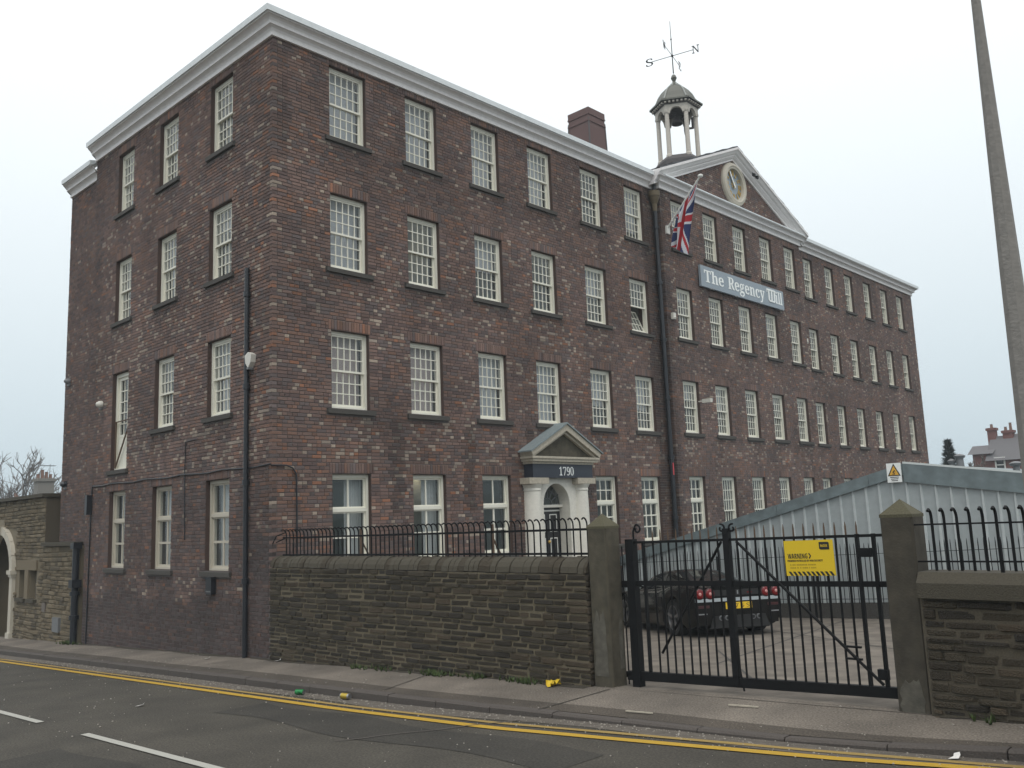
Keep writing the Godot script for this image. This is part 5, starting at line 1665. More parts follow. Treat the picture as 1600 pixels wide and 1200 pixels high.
# ------------------------------------------------------------------ the car (x right, y up, z towards its tail)
func car():
	var t = thing("sports_car", "dark grey low mid-engined sports coupe parked nose in behind the gate", "car")
	var rt = Vector3(0.844, -0.01, 0.535).normalized(); var bk = Vector3(-0.535, 0.04, 0.844)
	bk = (bk - rt * bk.dot(rt)).normalized()
	t.transform = Transform3D(Basis(rt, bk.cross(rt), bk).scaled_local(Vector3.ONE * 1.02), Vector3(7.42, yyard(7.4, 4.3), 4.27))
	var ZR = 1.30; var ZFr = -1.30; var AR = 0.365
	var zs = []
	var z = -2.24
	while z < 2.221: zs.append(z); z += 0.06
	var half = func(q):   # half width
		var w = 0.955
		if q < -1.2: w = 0.955 - 0.22 * pow((-q - 1.2) / 1.04, 2.2)
		if q > 1.5: w = 0.955 - 0.075 * pow((q - 1.5) / 0.72, 2.0)
		if q > -0.7 and q < 0.7: w -= 0.035 * cos(q / 0.7 * PI / 2)
		return w
	var deck = func(q):   # shoulder line height
		return along([-2.24, -2.0, -1.5, -1.1, -0.4, 0.5, 1.2, 1.7, 2.05, 2.22], [0.44, 0.53, 0.70, 0.78, 0.76, 0.82, 0.93, 0.95, 0.93, 0.905], q)
	var roof = func(q):
		return along([-2.24, -2.0, -1.5, -1.05, -0.75, -0.35, 0.0, 0.3, 0.6, 0.95, 1.3, 1.7, 2.05, 2.22], [0.46, 0.56, 0.70, 0.775, 0.93, 1.13, 1.20, 1.21, 1.18, 1.10, 1.03, 0.975, 0.955, 0.925], q)
	var cabw = func(q):
		return along([-2.24, -1.1, -0.4, 0.4, 1.2, 1.8, 2.22], [0.5, 0.70, 0.68, 0.66, 0.60, 0.56, 0.55], q)
	var low = func(q):
		var b0 = along([-2.24, -2.0, -1.7, 1.7, 2.0, 2.22], [0.25, 0.17, 0.14, 0.14, 0.20, 0.30], q)
		for c in [ZR, ZFr]:
			var d = absf(q - c)
			if d < AR + 0.02: b0 = maxf(b0, 0.335 + sqrt(maxf(0.0, (AR + 0.02) * (AR + 0.02) - d * d)) * 0.98)
		return b0
	var section = func(q, s):
		var w = half.call(q); var hs = deck.call(q); var ht = maxf(roof.call(q), hs + 0.012); var wc = minf(cabw.call(q), w - 0.1); var lo = low.call(q)
		var k = ht - hs
		var ps = [Vector2(w * 0.90, lo), Vector2(w * 0.985, lerpf(lo, hs, 0.14)), Vector2(w, lerpf(lo, hs, 0.45)), Vector2(w * 0.992, lerpf(lo, hs, 0.72)), Vector2(w * 0.965, lerpf(lo, hs, 0.92)), Vector2(w * 0.915, hs), Vector2(lerpf(w * 0.9, wc, 0.6), hs + minf(0.02, k * 0.2)), Vector2(wc, hs + k * 0.14), Vector2(wc * 0.955, hs + k * 0.5), Vector2(wc * 0.86, hs + k * 0.84), Vector2(wc * 0.68, hs + k * 0.96), Vector2(wc * 0.35, ht), Vector2(0, ht + 0.004)]
		var row = []
		for p in ps: row.append(Vector3(p.x * s, p.y, q))
		return row
	var b = MB.new()
	for s in [-1, 1]:
		var rows = []
		for q in zs:
			var r = section.call(q, s)
			rows.append(r)
		if s > 0: rows.reverse()
		b.grid(rows)
	# tail and nose panels
	var tail = section.call(zs[-1], 1); var tl = section.call(zs[-1], -1)
	for k in tail.size() - 1:
		b.quad(tl[k], tail[k], tail[k + 1], tl[k + 1])
	var nose = section.call(zs[0], 1); var nl = section.call(zs[0], -1)
	for k in nose.size() - 1: b.quad(nose[k], nl[k], nl[k + 1], nose[k + 1])
	put("body", b, M.car_paint, t)
	# floor and wheel wells
	b = MB.new(); b.span(Vector3(-0.84, 0.16, -1.9), Vector3(0.84, 0.5, 1.85)); put("underside", b, M.car_black, t)
	# glass laid on the cabin
	var patch = func(q0, q1, k0, k1, s, off):
		var rows = []
		for i in 9:
			var q = lerpf(q0, q1, i / 8.0)
			var r = section.call(q, s)
			var row = []
			for k in range(k0, k1 + 1):
				var p = r[k]
				row.append(p + Vector3(s * off * (1.0 if k < 10 else 0.2), off, 0))
			rows.append(row)
		if s > 0: rows.reverse()
		return rows
	for s in [-1, 1]:
		b = MB.new(); b.grid(patch.call(-0.62, 0.42, 7, 9, s, 0.005)); put("side_window", b, M.car_glass, t)
		b = MB.new(); b.grid(patch.call(0.62, 1.0, 7, 8, s, 0.005)); put("quarter_window", b, M.car_glass, t)
	b = MB.new()
	for s in [-1, 1]: b.grid(patch.call(0.62, 1.55, 9, 12, s, 0.006))
	put("rear_window", b, M.car_glass, t)
	b = MB.new()
	for s in [-1, 1]: b.grid(patch.call(-1.0, -0.38, 8, 12, s, 0.006))
	put("windscreen", b, M.car_glass, t)
	# rear panel dress
	var zt = zs[-1] + 0.004
	b = MB.new(); b.span(Vector3(-0.56, 0.755, zt - 0.05), Vector3(0.56, 0.86, zt + 0.008)); put("engine_grille", b, M.car_black, t)
	b = MB.new(); b.span(Vector3(-0.86, 0.655, zt - 0.1), Vector3(0.86, 0.715, zt + 0.03)); put("silver_strip", b, M.car_silver, t)
	b = MB.new(); b.span(Vector3(-0.86, 0.40, zt - 0.2), Vector3(0.86, 0.655, zt + 0.016)); b.span(Vector3(-0.80, 0.24, zt - 0.25), Vector3(0.80, 0.40, zt + 0.0)); b.span(Vector3(-0.62, 0.16, zt - 0.4), Vector3(0.62, 0.3, zt - 0.03)); put("rear_bumper", b, M.car_paint, t)
	b = MB.new(); b.prism([Vector2(-0.6, 0.18), Vector2(0.6, 0.18), Vector2(0.52, 0.40), Vector2(-0.52, 0.40)], 0.03, Transform3D(Basis(), Vector3(0, 0, zt))); put("diffuser", b, M.car_black, t)
	b = MB.new(); b.span(Vector3(-0.5, 0.90, zt - 0.06), Vector3(0.5, 0.945, zt + 0.03)); put("tail_lip", b, M.car_paint, t)
	for x in [-0.775, -0.57, 0.57, 0.775]:
		var ax = Basis(Vector3.RIGHT, Vector3.BACK, Vector3.DOWN)
		b = MB.new(); b.lathe(Vector3(x, 0.80, zt - 0.02), [Vector2(0.102, 0), Vector2(0.102, 0.05), Vector2(0.084, 0.058)], 20, false, 0.0, ax)
		var l = put("tail_light", b, M.lamp_rim, t)
		b = MB.new(); b.lathe(Vector3(x, 0.80, zt - 0.02), [Vector2(0.088, 0.05), Vector2(0.07, 0.066), Vector2(0.03, 0.072)], 20, false, 0.0, ax); put("red_lens", b, M.lamp_red, l)
		b = MB.new(); b.lathe(Vector3(x, 0.80, zt - 0.02), [Vector2(0.032, 0.07), Vector2(0.02, 0.08), Vector2(0.001, 0.083)], 16, false, 0.0, ax); put("clear_lens", b, M.lamp_core, l)
	for s in [-1, 1]:
		b = MB.new(); b.span(Vector3(s * 0.70 - 0.11, 0.545, zt), Vector3(s * 0.70 + 0.11, 0.595, zt + 0.022)); put("reflector", b, M.lamp_rim, t)
		b = MB.new(); b.span(Vector3(s * 0.73 - 0.085, 0.43, zt), Vector3(s * 0.73 + 0.085, 0.452, zt + 0.024)); put("chrome_trim", b, M.alloy, t)
	b = MB.new(); b.span(Vector3(-0.265, 0.515, zt), Vector3(0.265, 0.63, zt + 0.03)); var pl = put("number_plate", b, M.plate_yellow, t)
	words("plate_letters", "07 S S", 0.072, M.sign_black, pl, Transform3D(Basis(), Vector3(0.03, 0.572, zt + 0.0305)), "Droid Sans", false, 0.36, 0.002)
	b = MB.new(); b.span(Vector3(-0.012, 0.775, zt), Vector3(0.012, 0.845, zt + 0.014)); put("badge", b, M.alloy, t)
	b = MB.new(); b.span(Vector3(0.19, 0.79, zt), Vector3(0.29, 0.81, zt + 0.011)); put("script", b, M.lamp_red, t)
	# wheels
	var first = null
	for q in [[-1, ZFr], [1, ZFr], [-1, ZR], [1, ZR]]:
		var w = Node3D.new(); w.name = "wheel"; t.add_child(w, true)
		w.position = Vector3(q[0] * 0.80, 0.335, q[1])
		var ax = Basis(Vector3.UP, Vector3.LEFT * -q[0], Vector3.BACK * q[0])
		ax = Basis(Vector3(0, 0, -q[0]), Vector3(q[0], 0, 0), Vector3(0, -1, 0))
		b = MB.new(); b.lathe(Vector3.ZERO, [Vector2(0.24, -0.12), Vector2(0.325, -0.12), Vector2(0.335, -0.09), Vector2(0.335, 0.10), Vector2(0.32, 0.125), Vector2(0.25, 0.125), Vector2(0.24, 0.09)], 28, false, 0.0, ax); put("tyre", b, M.tyre, w)
		b = MB.new(); b.lathe(Vector3.ZERO, [Vector2(0.245, 0.115), Vector2(0.225, 0.12), Vector2(0.215, 0.06)], 24, false, 0.0, ax)
		for k in 5:
			var a = TAU * k / 5.0
			b.beam(Vector3(q[0] * 0.10, 0, 0), Vector3(q[0] * 0.115, cos(a) * 0.23, sin(a) * 0.23), 0.05, 0.03, Vector3.RIGHT)
		b.ball(Vector3(q[0] * 0.11, 0, 0), 0.035, 8, 5)
		put("rim", b, M.alloy, w)
		b = MB.new(); b.lathe(Vector3.ZERO, [Vector2(0.22, 0.05), Vector2(0.001, 0.05)], 20, false, 0.0, ax); put("brake_disc", b, M.car_black, w)
	for s in [-1, 1]:
		b = MB.new(); b.ball(Vector3(s * 0.99, 0.93, -0.62), 0.09, 10, 6, Vector3(1.1, 0.62, 0.6)); b.beam(Vector3(s * 0.72, 0.86, -0.62), Vector3(s * 0.93, 0.91, -0.62), 0.04, 0.03); put("wing_mirror", b, M.car_paint, t)
		b = MB.new(); b.grid([[Vector3(s * 0.62, 0.66, -1.72), Vector3(s * 0.83, 0.60, -1.66)], [Vector3(s * 0.80, 0.735, -1.25), Vector3(s * 0.90, 0.70, -1.3)]] if s < 0 else [[Vector3(s * 0.80, 0.735, -1.25), Vector3(s * 0.90, 0.70, -1.3)], [Vector3(s * 0.62, 0.66, -1.72), Vector3(s * 0.83, 0.60, -1.66)]]); put("headlight", b, M.car_silver, t)
		b = MB.new()
		var ax2 = Basis(Vector3.RIGHT, Vector3.BACK, Vector3.DOWN)
		for x in [0.26, 0.38]: b.lathe(Vector3(s * x, 0.36, zt), [Vector2(0.045, 0.0), Vector2(0.045, 0.06), Vector2(0.03, 0.06)], 12, false, 0.0, ax2)
		put("exhaust_pipe", b, M.plastic_grey, t)
		b = MB.new(); b.span(Vector3(s * 0.955 - 0.012, 0.52, 0.52), Vector3(s * 0.955 + 0.004, 0.72, 0.86)); put("air_intake", b, M.car_black, t)

# ------------------------------------------------------------------ things on the mill
func flag_color(u, v):   # u along the fly 0..1, v along the hoist 0..1, ratio 2:1
	var x = (u - 0.5) * 2.0; var y = v - 0.5
	var W = Color(0.60, 0.60, 0.64); var Rd = Color(0.42, 0.018, 0.028); var Bl = Color(0.018, 0.03, 0.11)
	if absf(y) < 0.1 or absf(x) < 0.1: return Rd
	if absf(y) < 0.167 or absf(x) < 0.167: return W
	var d1 = (y - x * 0.5) / sqrt(1.25); var d2 = (y + x * 0.5) / sqrt(1.25)
	if absf(d1) < 0.1 or absf(d2) < 0.1:
		if absf(d1) < 0.1:
			var q = d1 if x > 0 else -d1
			if q < 0.0 and q > -0.067: return Rd
		if absf(d2) < 0.1:
			var q = d2 if x > 0 else -d2
			if q < 0.0 and q > -0.067: return Rd
		return W
	return Bl

func wall_things():
	var zP = 0.243
	# name board
	var s = thing("name_board", "long grey-blue name board with white art nouveau lettering under the pediment", "sign", Vector3(18.345, 9.965, zP))
	var b = MB.new(); b.span(Vector3(-2.87, -0.355, 0.05), Vector3(2.87, 0.355, 0.13)); put("board", b, M.sign_blue, s)
	var lt = M.letter_white
	words("lettering", "The", 0.43, lt, s, Transform3D(Basis(), Vector3(-2.06, 0.035, 0.131)), "Droid Serif", true, 1.22, 0.02)
	words("lettering", "Regency", 0.555, lt, s, Transform3D(Basis(), Vector3(0.12, -0.035, 0.131)), "Droid Serif", true, 2.55, 0.02)
	words("lettering", "ill", 0.46, lt, s, Transform3D(Basis(), Vector3(2.48, 0.045, 0.131)), "Droid Serif", true, 0.52, 0.02)
	b = MB.new()
	for x in [1.72, 1.93, 2.14]: b.span(Vector3(x - 0.045, -0.13, 0.131), Vector3(x + 0.045, 0.24, 0.151))
	b.span(Vector3(1.56, 0.225, 0.131), Vector3(2.2, 0.285, 0.1515)); b.span(Vector3(1.72, -0.185, 0.131), Vector3(2.14, -0.125, 0.1515))
	b.span(Vector3(1.56, 0.15, 0.131), Vector3(1.6, 0.226, 0.1512))
	put("lettering", b, lt, s)
	for x in [-2.35, -0.75, 1.0, 2.5]:
		b = MB.new(); b.tube([Vector3(x, -0.36, 0.09), Vector3(x, -0.42, 0.2)], 0.02, 6); b.ball(Vector3(x, -0.42, 0.22), 0.04, 8, 5); put("spotlight", b, M.plastic_grey, s)
	# flagpole and flag
	var p0 = Vector3(13.86, 11.20, zP); var p1 = Vector3(13.86, 12.56, 1.57)
	var f = thing("flagpole", "white flagpole slanting out from the mill wall above the drainpipe bay", "flagpole")
	b = MB.new(); b.tube([p0, p1], [0.035, 0.026], 8); put("pole", b, M.white_paint, f)
	b = MB.new(); b.ball(p1, 0.085, 10, 7, Vector3(1, 0.7, 1)); put("truck", b, M.white_paint, f)
	b = MB.new(); b.span(p0 + Vector3(-0.08, -0.16, -0.01), p0 + Vector3(0.08, 0.1, 0.06)); b.ball(p0.lerp(p1, 0.16), 0.05, 8, 5); put("bracket", b, M.white_paint, f)
	b = MB.new()
	var st = SurfaceTool.new()
	st.begin(Mesh.PRIMITIVE_TRIANGLES)
	var NU = 110; var NV = 70
	var pt = func(i, j):
		var u = float(i) / NU; var v = float(j) / NV     # v 0 at the tip of the pole
		var top = p0.lerp(p1, lerpf(0.965, 0.30, v))
		var drop = u * lerpf(2.25, 1.05, v)
		var gather = pow(u, 0.8) * 0.80
		var target = Vector3(13.86, 0, lerpf(0.66, 0.40, v))
		var q = Vector3(top.x, top.y - drop, top.z)
		q.z = lerpf(q.z, target.z, gather)
		var fold = sin(v * 15.0 + u * 1.6) * 0.11 * smoothstep(0.0, 0.35, u) + sin(v * 6.0 - u * 3.0) * 0.06 * u
		q.x += fold + 0.16 * u * (0.5 - v)
		return q
	for i in NU:
		for j in NV:
			var c = flag_color((i + 0.5) / NU, (j + 0.5) / NV)
			var A = pt.call(i, j); var B = pt.call(i + 1, j); var C = pt.call(i + 1, j + 1); var D = pt.call(i, j + 1)
			var n = (B - A).cross(D - A).normalized()
			for q in [A, C, B, A, D, C]:
				st.set_color(c); st.set_normal(n); st.add_vertex(q)
	var fm = mat("flag_cloth", Color.WHITE, 0.85)
	fm.vertex_color_use_as_albedo = true
	fm.cull_mode = BaseMaterial3D.CULL_DISABLED
	var fl = tag(put("flag", st.commit(), fm, self), "union flag hanging limp in folds from the slanting white pole", "flag")
	# alarm box
	var a = thing("alarm_box", "cream six sided alarm sounder box high on the street end pipe", "alarm box", Vector3(-0.11, 5.72, -0.72))
	b = MB.new(); b.prism([Vector2(-0.13, 0.10), Vector2(-0.10, -0.05), Vector2(0.0, -0.17), Vector2(0.10, -0.05), Vector2(0.13, 0.10), Vector2(0.0, 0.16)], 0.11, Transform3D(Basis(Vector3.BACK, UP, Vector3.LEFT), Vector3(0.11, 0, 0)))
	put("cover", b, M.plastic_white, a)
	b = MB.new(); b.span(Vector3(-0.012, -0.19, -0.03), Vector3(0.1, -0.15, 0.03)); put("sounder", b, M.plastic_grey, a)
	# wall box under the nearest window
	a = thing("wall_box", "small dark box with a slot fixed under the ground floor window nearest the corner", "letter box", Vector3(-0.003, 1.27, -2.25))
	b = MB.new(); b.span(Vector3(-0.10, -0.165, -0.12), Vector3(0, 0.165, 0.12)); b.span(Vector3(-0.115, 0.14, -0.135), Vector3(0, 0.18, 0.135)); put("case", b, M.pipe_black, a)
	b = MB.new(); b.span(Vector3(-0.106, -0.12, -0.09), Vector3(-0.098, -0.10, 0.09)); put("slot", b, M.plastic_grey, a)
	# lamps and cameras on the street end
	for q in [[Vector3(-0.02, 5.71, -8.28), "white domed bulkhead lamp beside the tall loading door", M.plastic_white, 0.1], [Vector3(0.10, 6.69, -10.95), "small dark domed camera high on the far brick edge of the mill", M.plastic_grey, 0.085], [Vector3(0.10, 3.79, -10.93), "small dark floodlight on the far brick edge above the stone wall", M.pipe_black, 0.09]]:
		a = thing("wall_fitting", q[1], "wall lamp", q[0])
		b = MB.new(); b.lathe(Vector3.ZERO, [Vector2(q[3] * 0.9, -0.03), Vector2(q[3], 0.0), Vector2(q[3] * 0.9, 0.06), Vector2(q[3] * 0.5, 0.12), Vector2(0.01, 0.14)], 14, false, 0.0, Basis(Vector3.BACK, Vector3.LEFT, Vector3.DOWN)); put("dome", b, q[2], a)
		b = MB.new(); b.span(Vector3(-0.03, -0.13, -0.06), Vector3(0.03, 0.02, 0.06)); put("backplate", b, M.plastic_grey, a)
	for q in [[Vector3(13.83, 8.38, zP), "small white sensor box beside the second row window near the drainpipe"], [Vector3(23.55, 9.28 - 0.5, 0.0), "small white sensor box on the wall right of the pediment bay"]]:
		a = thing("sensor_box", q[1], "sensor", q[0])
		b = MB.new(); b.span(Vector3(-0.07, -0.10, 0), Vector3(0.07, 0.10, 0.09)); b.ball(Vector3(0, -0.05, 0.09), 0.04, 8, 5); put("case", b, M.plastic_white, a)
	a = thing("security_camera", "small cream camera on the first window frame right of the drainpipe", "camera", Vector3(15.0, 5.78, zP))
	b = MB.new(); b.beam(Vector3(0.0, 0, 0.0), Vector3(0.0, 0.02, 0.25), 0.03, 0.03); b.box(Vector3(0.02, 0.0, 0.3), Vector3(0.14, 0.12, 0.3)); put("case", b, M.plastic_white, a)
	# two gulls or brackets on the raking cornice: floodlights
	a = thing("floodlight", "small black twin floodlight on the right slope of the pediment cornice", "floodlight", Vector3(19.35, 14.33, 0.60))
	b = MB.new(); b.box(Vector3(-0.08, 0, 0), Vector3(0.12, 0.09, 0.08)); b.box(Vector3(0.1, -0.05, 0.02), Vector3(0.12, 0.09, 0.08)); b.beam(Vector3(-0.2, 0.05, 0), Vector3(0.2, -0.09, 0), 0.03, 0.03, Vector3.BACK); put("heads", b, M.black_iron, a)
	# fluorescent tubes seen through panes
	for q in [[Vector3(4.0, 9.30, -1.6), "lit fluorescent tube seen through the third row window second from the corner"], [Vector3(8.35, 9.32, -1.7), "lit fluorescent tube seen through the third row window fourth from the corner"], [Vector3(4.55, 3.42, -1.5), "lit fluorescent tube seen through the ground floor window second from the corner"]]:
		a = thing("fluorescent_lamp", q[1], "ceiling light", q[0], "")
		b = MB.new(); b.tube([Vector3(-0.6, 0, 0), Vector3(0.6, 0, 0)], 0.022, 8); put("tube", b, M.tube_light, a)
		b = MB.new(); b.span(Vector3(-0.65, 0.03, -0.05), Vector3(0.65, 0.09, 0.05)); put("batten", b, M.white_paint, a)
		for e in [-0.62, 0.62]: b = MB.new(); b.tube([Vector3(e, 0.09, 0), Vector3(e, 0.33, 0)], 0.006, 5); put("hanger", b, M.plastic_grey, a)
		var l = OmniLight3D.new(); l.name = "tube_glow"; l.light_color = Color(1.0, 0.96, 0.84); l.light_energy = 0.015; l.omni_range = 8.0; l.omni_attenuation = 2.0; l.shadow_enabled = true; l.light_size = 0.05
		l.position = Vector3(0, -0.05, 0); a.add_child(l)

# ------------------------------------------------------------------ street things
func street():
	var t = thing("lamp_column", "tall tapering grey street lamp column at the kerb, right of the gate", "street lamp")
	var b = MB.new()
	b.lathe(Vector3(-1.2, 0, 13.10), [Vector2(0.135, 0.35), Vector2(0.135, 1.6), Vector2(0.11, 1.75), Vector2(0.079, 4.2), Vector2(0.055, 5.5), Vector2(0.036, 6.6), Vector2(0.03, 8.0)], 8, true, 0.39)
	put("column", b, M.lamp_steel, t)
	b = MB.new(); b.tube([Vector3(-1.2, 7.95, 13.1), Vector3(-1.35, 8.3, 13.1), Vector3(-2.4, 8.5, 13.1)], 0.03, 8); put("bracket_arm", b, M.lamp_steel, t)
	b = MB.new(); b.ball(Vector3(-2.7, 8.5, 13.1), 0.2, 12, 6, Vector3(1.8, 0.5, 0.8)); put("lantern", b, M.plastic_grey, t)
	# litter
	t = thing("crushed_can", "crushed bright green drinks can lying in the gutter by the kerb", "can", Vector3(-1.60, yroad(-1.6, 3.46) + 0.045, 3.46))
	b = MB.new(); b.tube([Vector3(-0.02, 0, -0.075), Vector3(0.0, -0.01, -0.03), Vector3(-0.01, 0.008, 0.03), Vector3(0.01, 0, 0.075)], [0.036, 0.044, 0.034, 0.04], 12); put("can_body", b, M.can_green, t)
	b = MB.new(); b.tube([Vector3(0.01, 0, 0.075), Vector3(0.012, 0, 0.082)], [0.036, 0.03], 12); put("can_end", b, M.alloy, t)
	t = thing("drinks_can", "gold and silver drinks can lying in the gutter right of the green can", "can", Vector3(-1.55, yroad(-1.55, 4.50) + 0.048, 4.50))
	b = MB.new(); b.tube([Vector3(0, 0, -0.07), Vector3(0.02, 0, 0.05)], 0.042, 12); put("can_body", b, M.can_gold, t)
	b = MB.new(); b.tube([Vector3(0.02, 0, 0.05), Vector3(0.022, 0, 0.072)], [0.043, 0.034], 12); b.tube([Vector3(-0.003, 0, -0.09), Vector3(0, 0, -0.07)], [0.034, 0.043], 12); put("can_end", b, M.alloy, t)
	t = thing("crisp_packet", "crumpled yellow wrapper at the foot of the stone wall near the pillar", "wrapper", Vector3(-0.20, ytop(-0.2, 7.1) + 0.045, 7.12))
	b = MB.new()
	var rows = []
	for i in 6:
		var row = []
		for j in 6: row.append(Vector3((i - 2.5) * 0.03 + rng.randf_range(-0.02, 0.02), rng.randf_range(-0.04, 0.05), (j - 2.5) * 0.028 + rng.randf_range(-0.015, 0.015)))
		rows.append(row)
	b.grid(rows); put("wrapper_foil", b, M.litter_yellow, t)
	var bits = [[-3.3, 2.0, "white scrap of paper lying in the near lane between the dashes and yellow lines"], [-0.45, -1.6, "white scrap of paper on the pavement below the two far street windows"], [-0.15, 0.45, "white scrap on the pavement at the corner where the stone wall begins"], [-0.35, 9.9, "pale wooden stick lying on the dropped pavement before the gate"], [-0.9, 8.95, "pale twig on the pavement edge left of the gate stile"], [-1.02, 12.2, "white scrap in the gutter by the last kerb stone"]]
	for q in bits:
		var stick = q[2].contains("stick") or q[2].contains("twig")
		var y = ytop(q[0], q[1]) if q[0] > kx(q[1]) else yroad(q[0], q[1])
		t = thing("litter_stick" if stick else "paper_scrap", q[2], "stick" if stick else "litter", Vector3(q[0], y + 0.012, q[1]))
		b = MB.new()
		if stick: b.beam(Vector3(0.0, 0.006, -0.16), Vector3(0.05, 0.01, 0.16), 0.02, 0.012)
		else:
			b.quad(Vector3(-0.05, 0, -0.03), Vector3(-0.04, 0.012, 0.05), Vector3(0.04, 0.02, 0.04), Vector3(0.05, 0.0, -0.02)); b.quad(Vector3(0.05, 0.0, -0.02), Vector3(0.04, 0.02, 0.04), Vector3(0.06, 0.04, 0.03), Vector3(0.07, 0.02, -0.02))
		put("piece", b, M.porch_stone if stick else M.paper, t)
	# grit and chippings swept to the gutter
	b = MB.new(); b.ball(Vector3.ZERO, 1.0, 5, 3, Vector3(1, 0.6, 0.8))
	var mm = MultiMesh.new()
	mm.transform_format = MultiMesh.TRANSFORM_3D
	mm.mesh = b.mesh()
	mm.instance_count = 2600
	for i in 2600:
		var z = rng.randf_range(-8.0, 14.5)
		var x = kx(z) - absf(rng.randfn(0.0, 0.22)) - 0.01
		if i % 5 == 0: x = rng.randf_range(kx(z) - 3.4, kx(z))
		if i % 9 == 0: x = rng.randf_range(kx(z) + 0.1, -0.03)
		var y = (ytop(x, z) if x > kx(z) else yroad(x, z)) + 0.006
		var s = 0.004 + 0.011 * pow(rng.randf(), 3.0)
		mm.set_instance_transform(i, Transform3D(Basis(UP, rng.randf() * TAU).scaled(Vector3.ONE * s), Vector3(x, y, z)))
	var gr = MultiMeshInstance3D.new()
	gr.name = "loose_grit"; gr.multimesh = mm; gr.material_override = M.grit_stone
	gr.set_meta("kind", "stuff"); gr.set_meta("label", "loose pale grit and chippings along the gutter and road edge")
	add_child(gr)
	# weeds along the walls
	b = MB.new()
	for c in [[-0.18, -9.5, 0.5, 70], [-0.15, 4.75, 0.35, 46], [-0.13, 5.6, 0.2, 24], [-0.13, 6.5, 0.25, 34], [-0.12, 2.9, 0.3, 16], [-0.12, 3.5, 0.2, 12], [-0.12, 13.5, 0.3, 60], [-0.1, 12.2, 0.2, 6]]:
		for i in c[3]:
			var p = Vector3(c[0] + rng.randf_range(-0.10, 0.09), 0, c[1] + rng.randfn(0.0, c[2] * 0.55))
			p.y = ytop(p.x, p.z)
			for k in 5:
				var a = rng.randf() * TAU; var h = rng.randf_range(0.03, 0.10)
				var o = Vector3(cos(a), 0, sin(a)) * rng.randf_range(0.02, 0.07)
				var w = Vector3(-sin(a), 0, cos(a)) * 0.012
				b.tri(p - w, p + w, p + o + UP * h)
	var wd = struct("weeds", b, M.weed)
	wd.set_meta("kind", "stuff"); wd.set_meta("label", "small green weeds sprouting along the foot of the walls")

# ------------------------------------------------------------------ background
func bare_tree(at, h, label):
	var t = thing("bare_tree", label, "tree", at)
	var tr = MB.new(); var cr = MB.new()
	tr.tube([Vector3.ZERO, Vector3(0.1, h * 0.3, 0), Vector3(0.0, h * 0.55, 0.1)], [h * 0.028, h * 0.02, h * 0.012], 7)
	put("trunk", tr, M.bark, t)
	var todo = []
	for i in 16: todo.append([Vector3(0, h * rng.randf_range(0.25, 0.55), 0), Vector3(rng.randf_range(-1, 1), rng.randf_range(0.5, 1.4), rng.randf_range(-1, 1)).normalized(), h * rng.randf_range(0.22, 0.34), h * 0.008, 0])
	while todo.size():
		var q = todo.pop_back()
		var e = q[0] + q[1] * q[2]
		cr.tube([q[0], (q[0] + e) * 0.5 + Vector3(rng.randf_range(-1, 1), 0.3, rng.randf_range(-1, 1)) * q[2] * 0.07, e], [q[3], q[3] * 0.75, q[3] * 0.5], 3, false)
		if q[4] < 3:
			for k in 3: todo.append([q[0].lerp(e, rng.randf_range(0.45, 1.0)), (q[1] + Vector3(rng.randf_range(-0.9, 0.9), rng.randf_range(-0.3, 0.7), rng.randf_range(-0.9, 0.9))).normalized(), q[2] * 0.6, maxf(q[3] * 0.6, 0.03), q[4] + 1])
	put("crown", cr, M.bark, t)

func stack(parent, c, w, d, y0, y1, pots, across = false):
	var b = MB.new()
	b.box(Vector3(c.x, (y0 + y1) / 2, c.z), Vector3(w, y1 - y0, d)); b.box(Vector3(c.x, y1 - 0.12, c.z), Vector3(w + 0.16, 0.2, d + 0.16))
	var s = put("chimney", b, M.far_stack if parent.get_meta("label", "").contains("grey") else M.far_brick, parent)
	for i in pots:
		b = MB.new()
		var x = c.z - d / 2 + d * (i + 0.5) / pots
		b.lathe(Vector3(c.x - w / 2 + w * (i + 0.5) / pots, y1 - 0.05, c.z) if across else Vector3(c.x, y1 - 0.05, x), [Vector2(0.13, 0), Vector2(0.11, 0.2), Vector2(0.10, 0.32 + 0.15 * ((i * 2) % 3)), Vector2(0.13, 0.35 + 0.15 * ((i * 2) % 3))], 8)
		put("chimney_pot", b, M.far_pot, s)

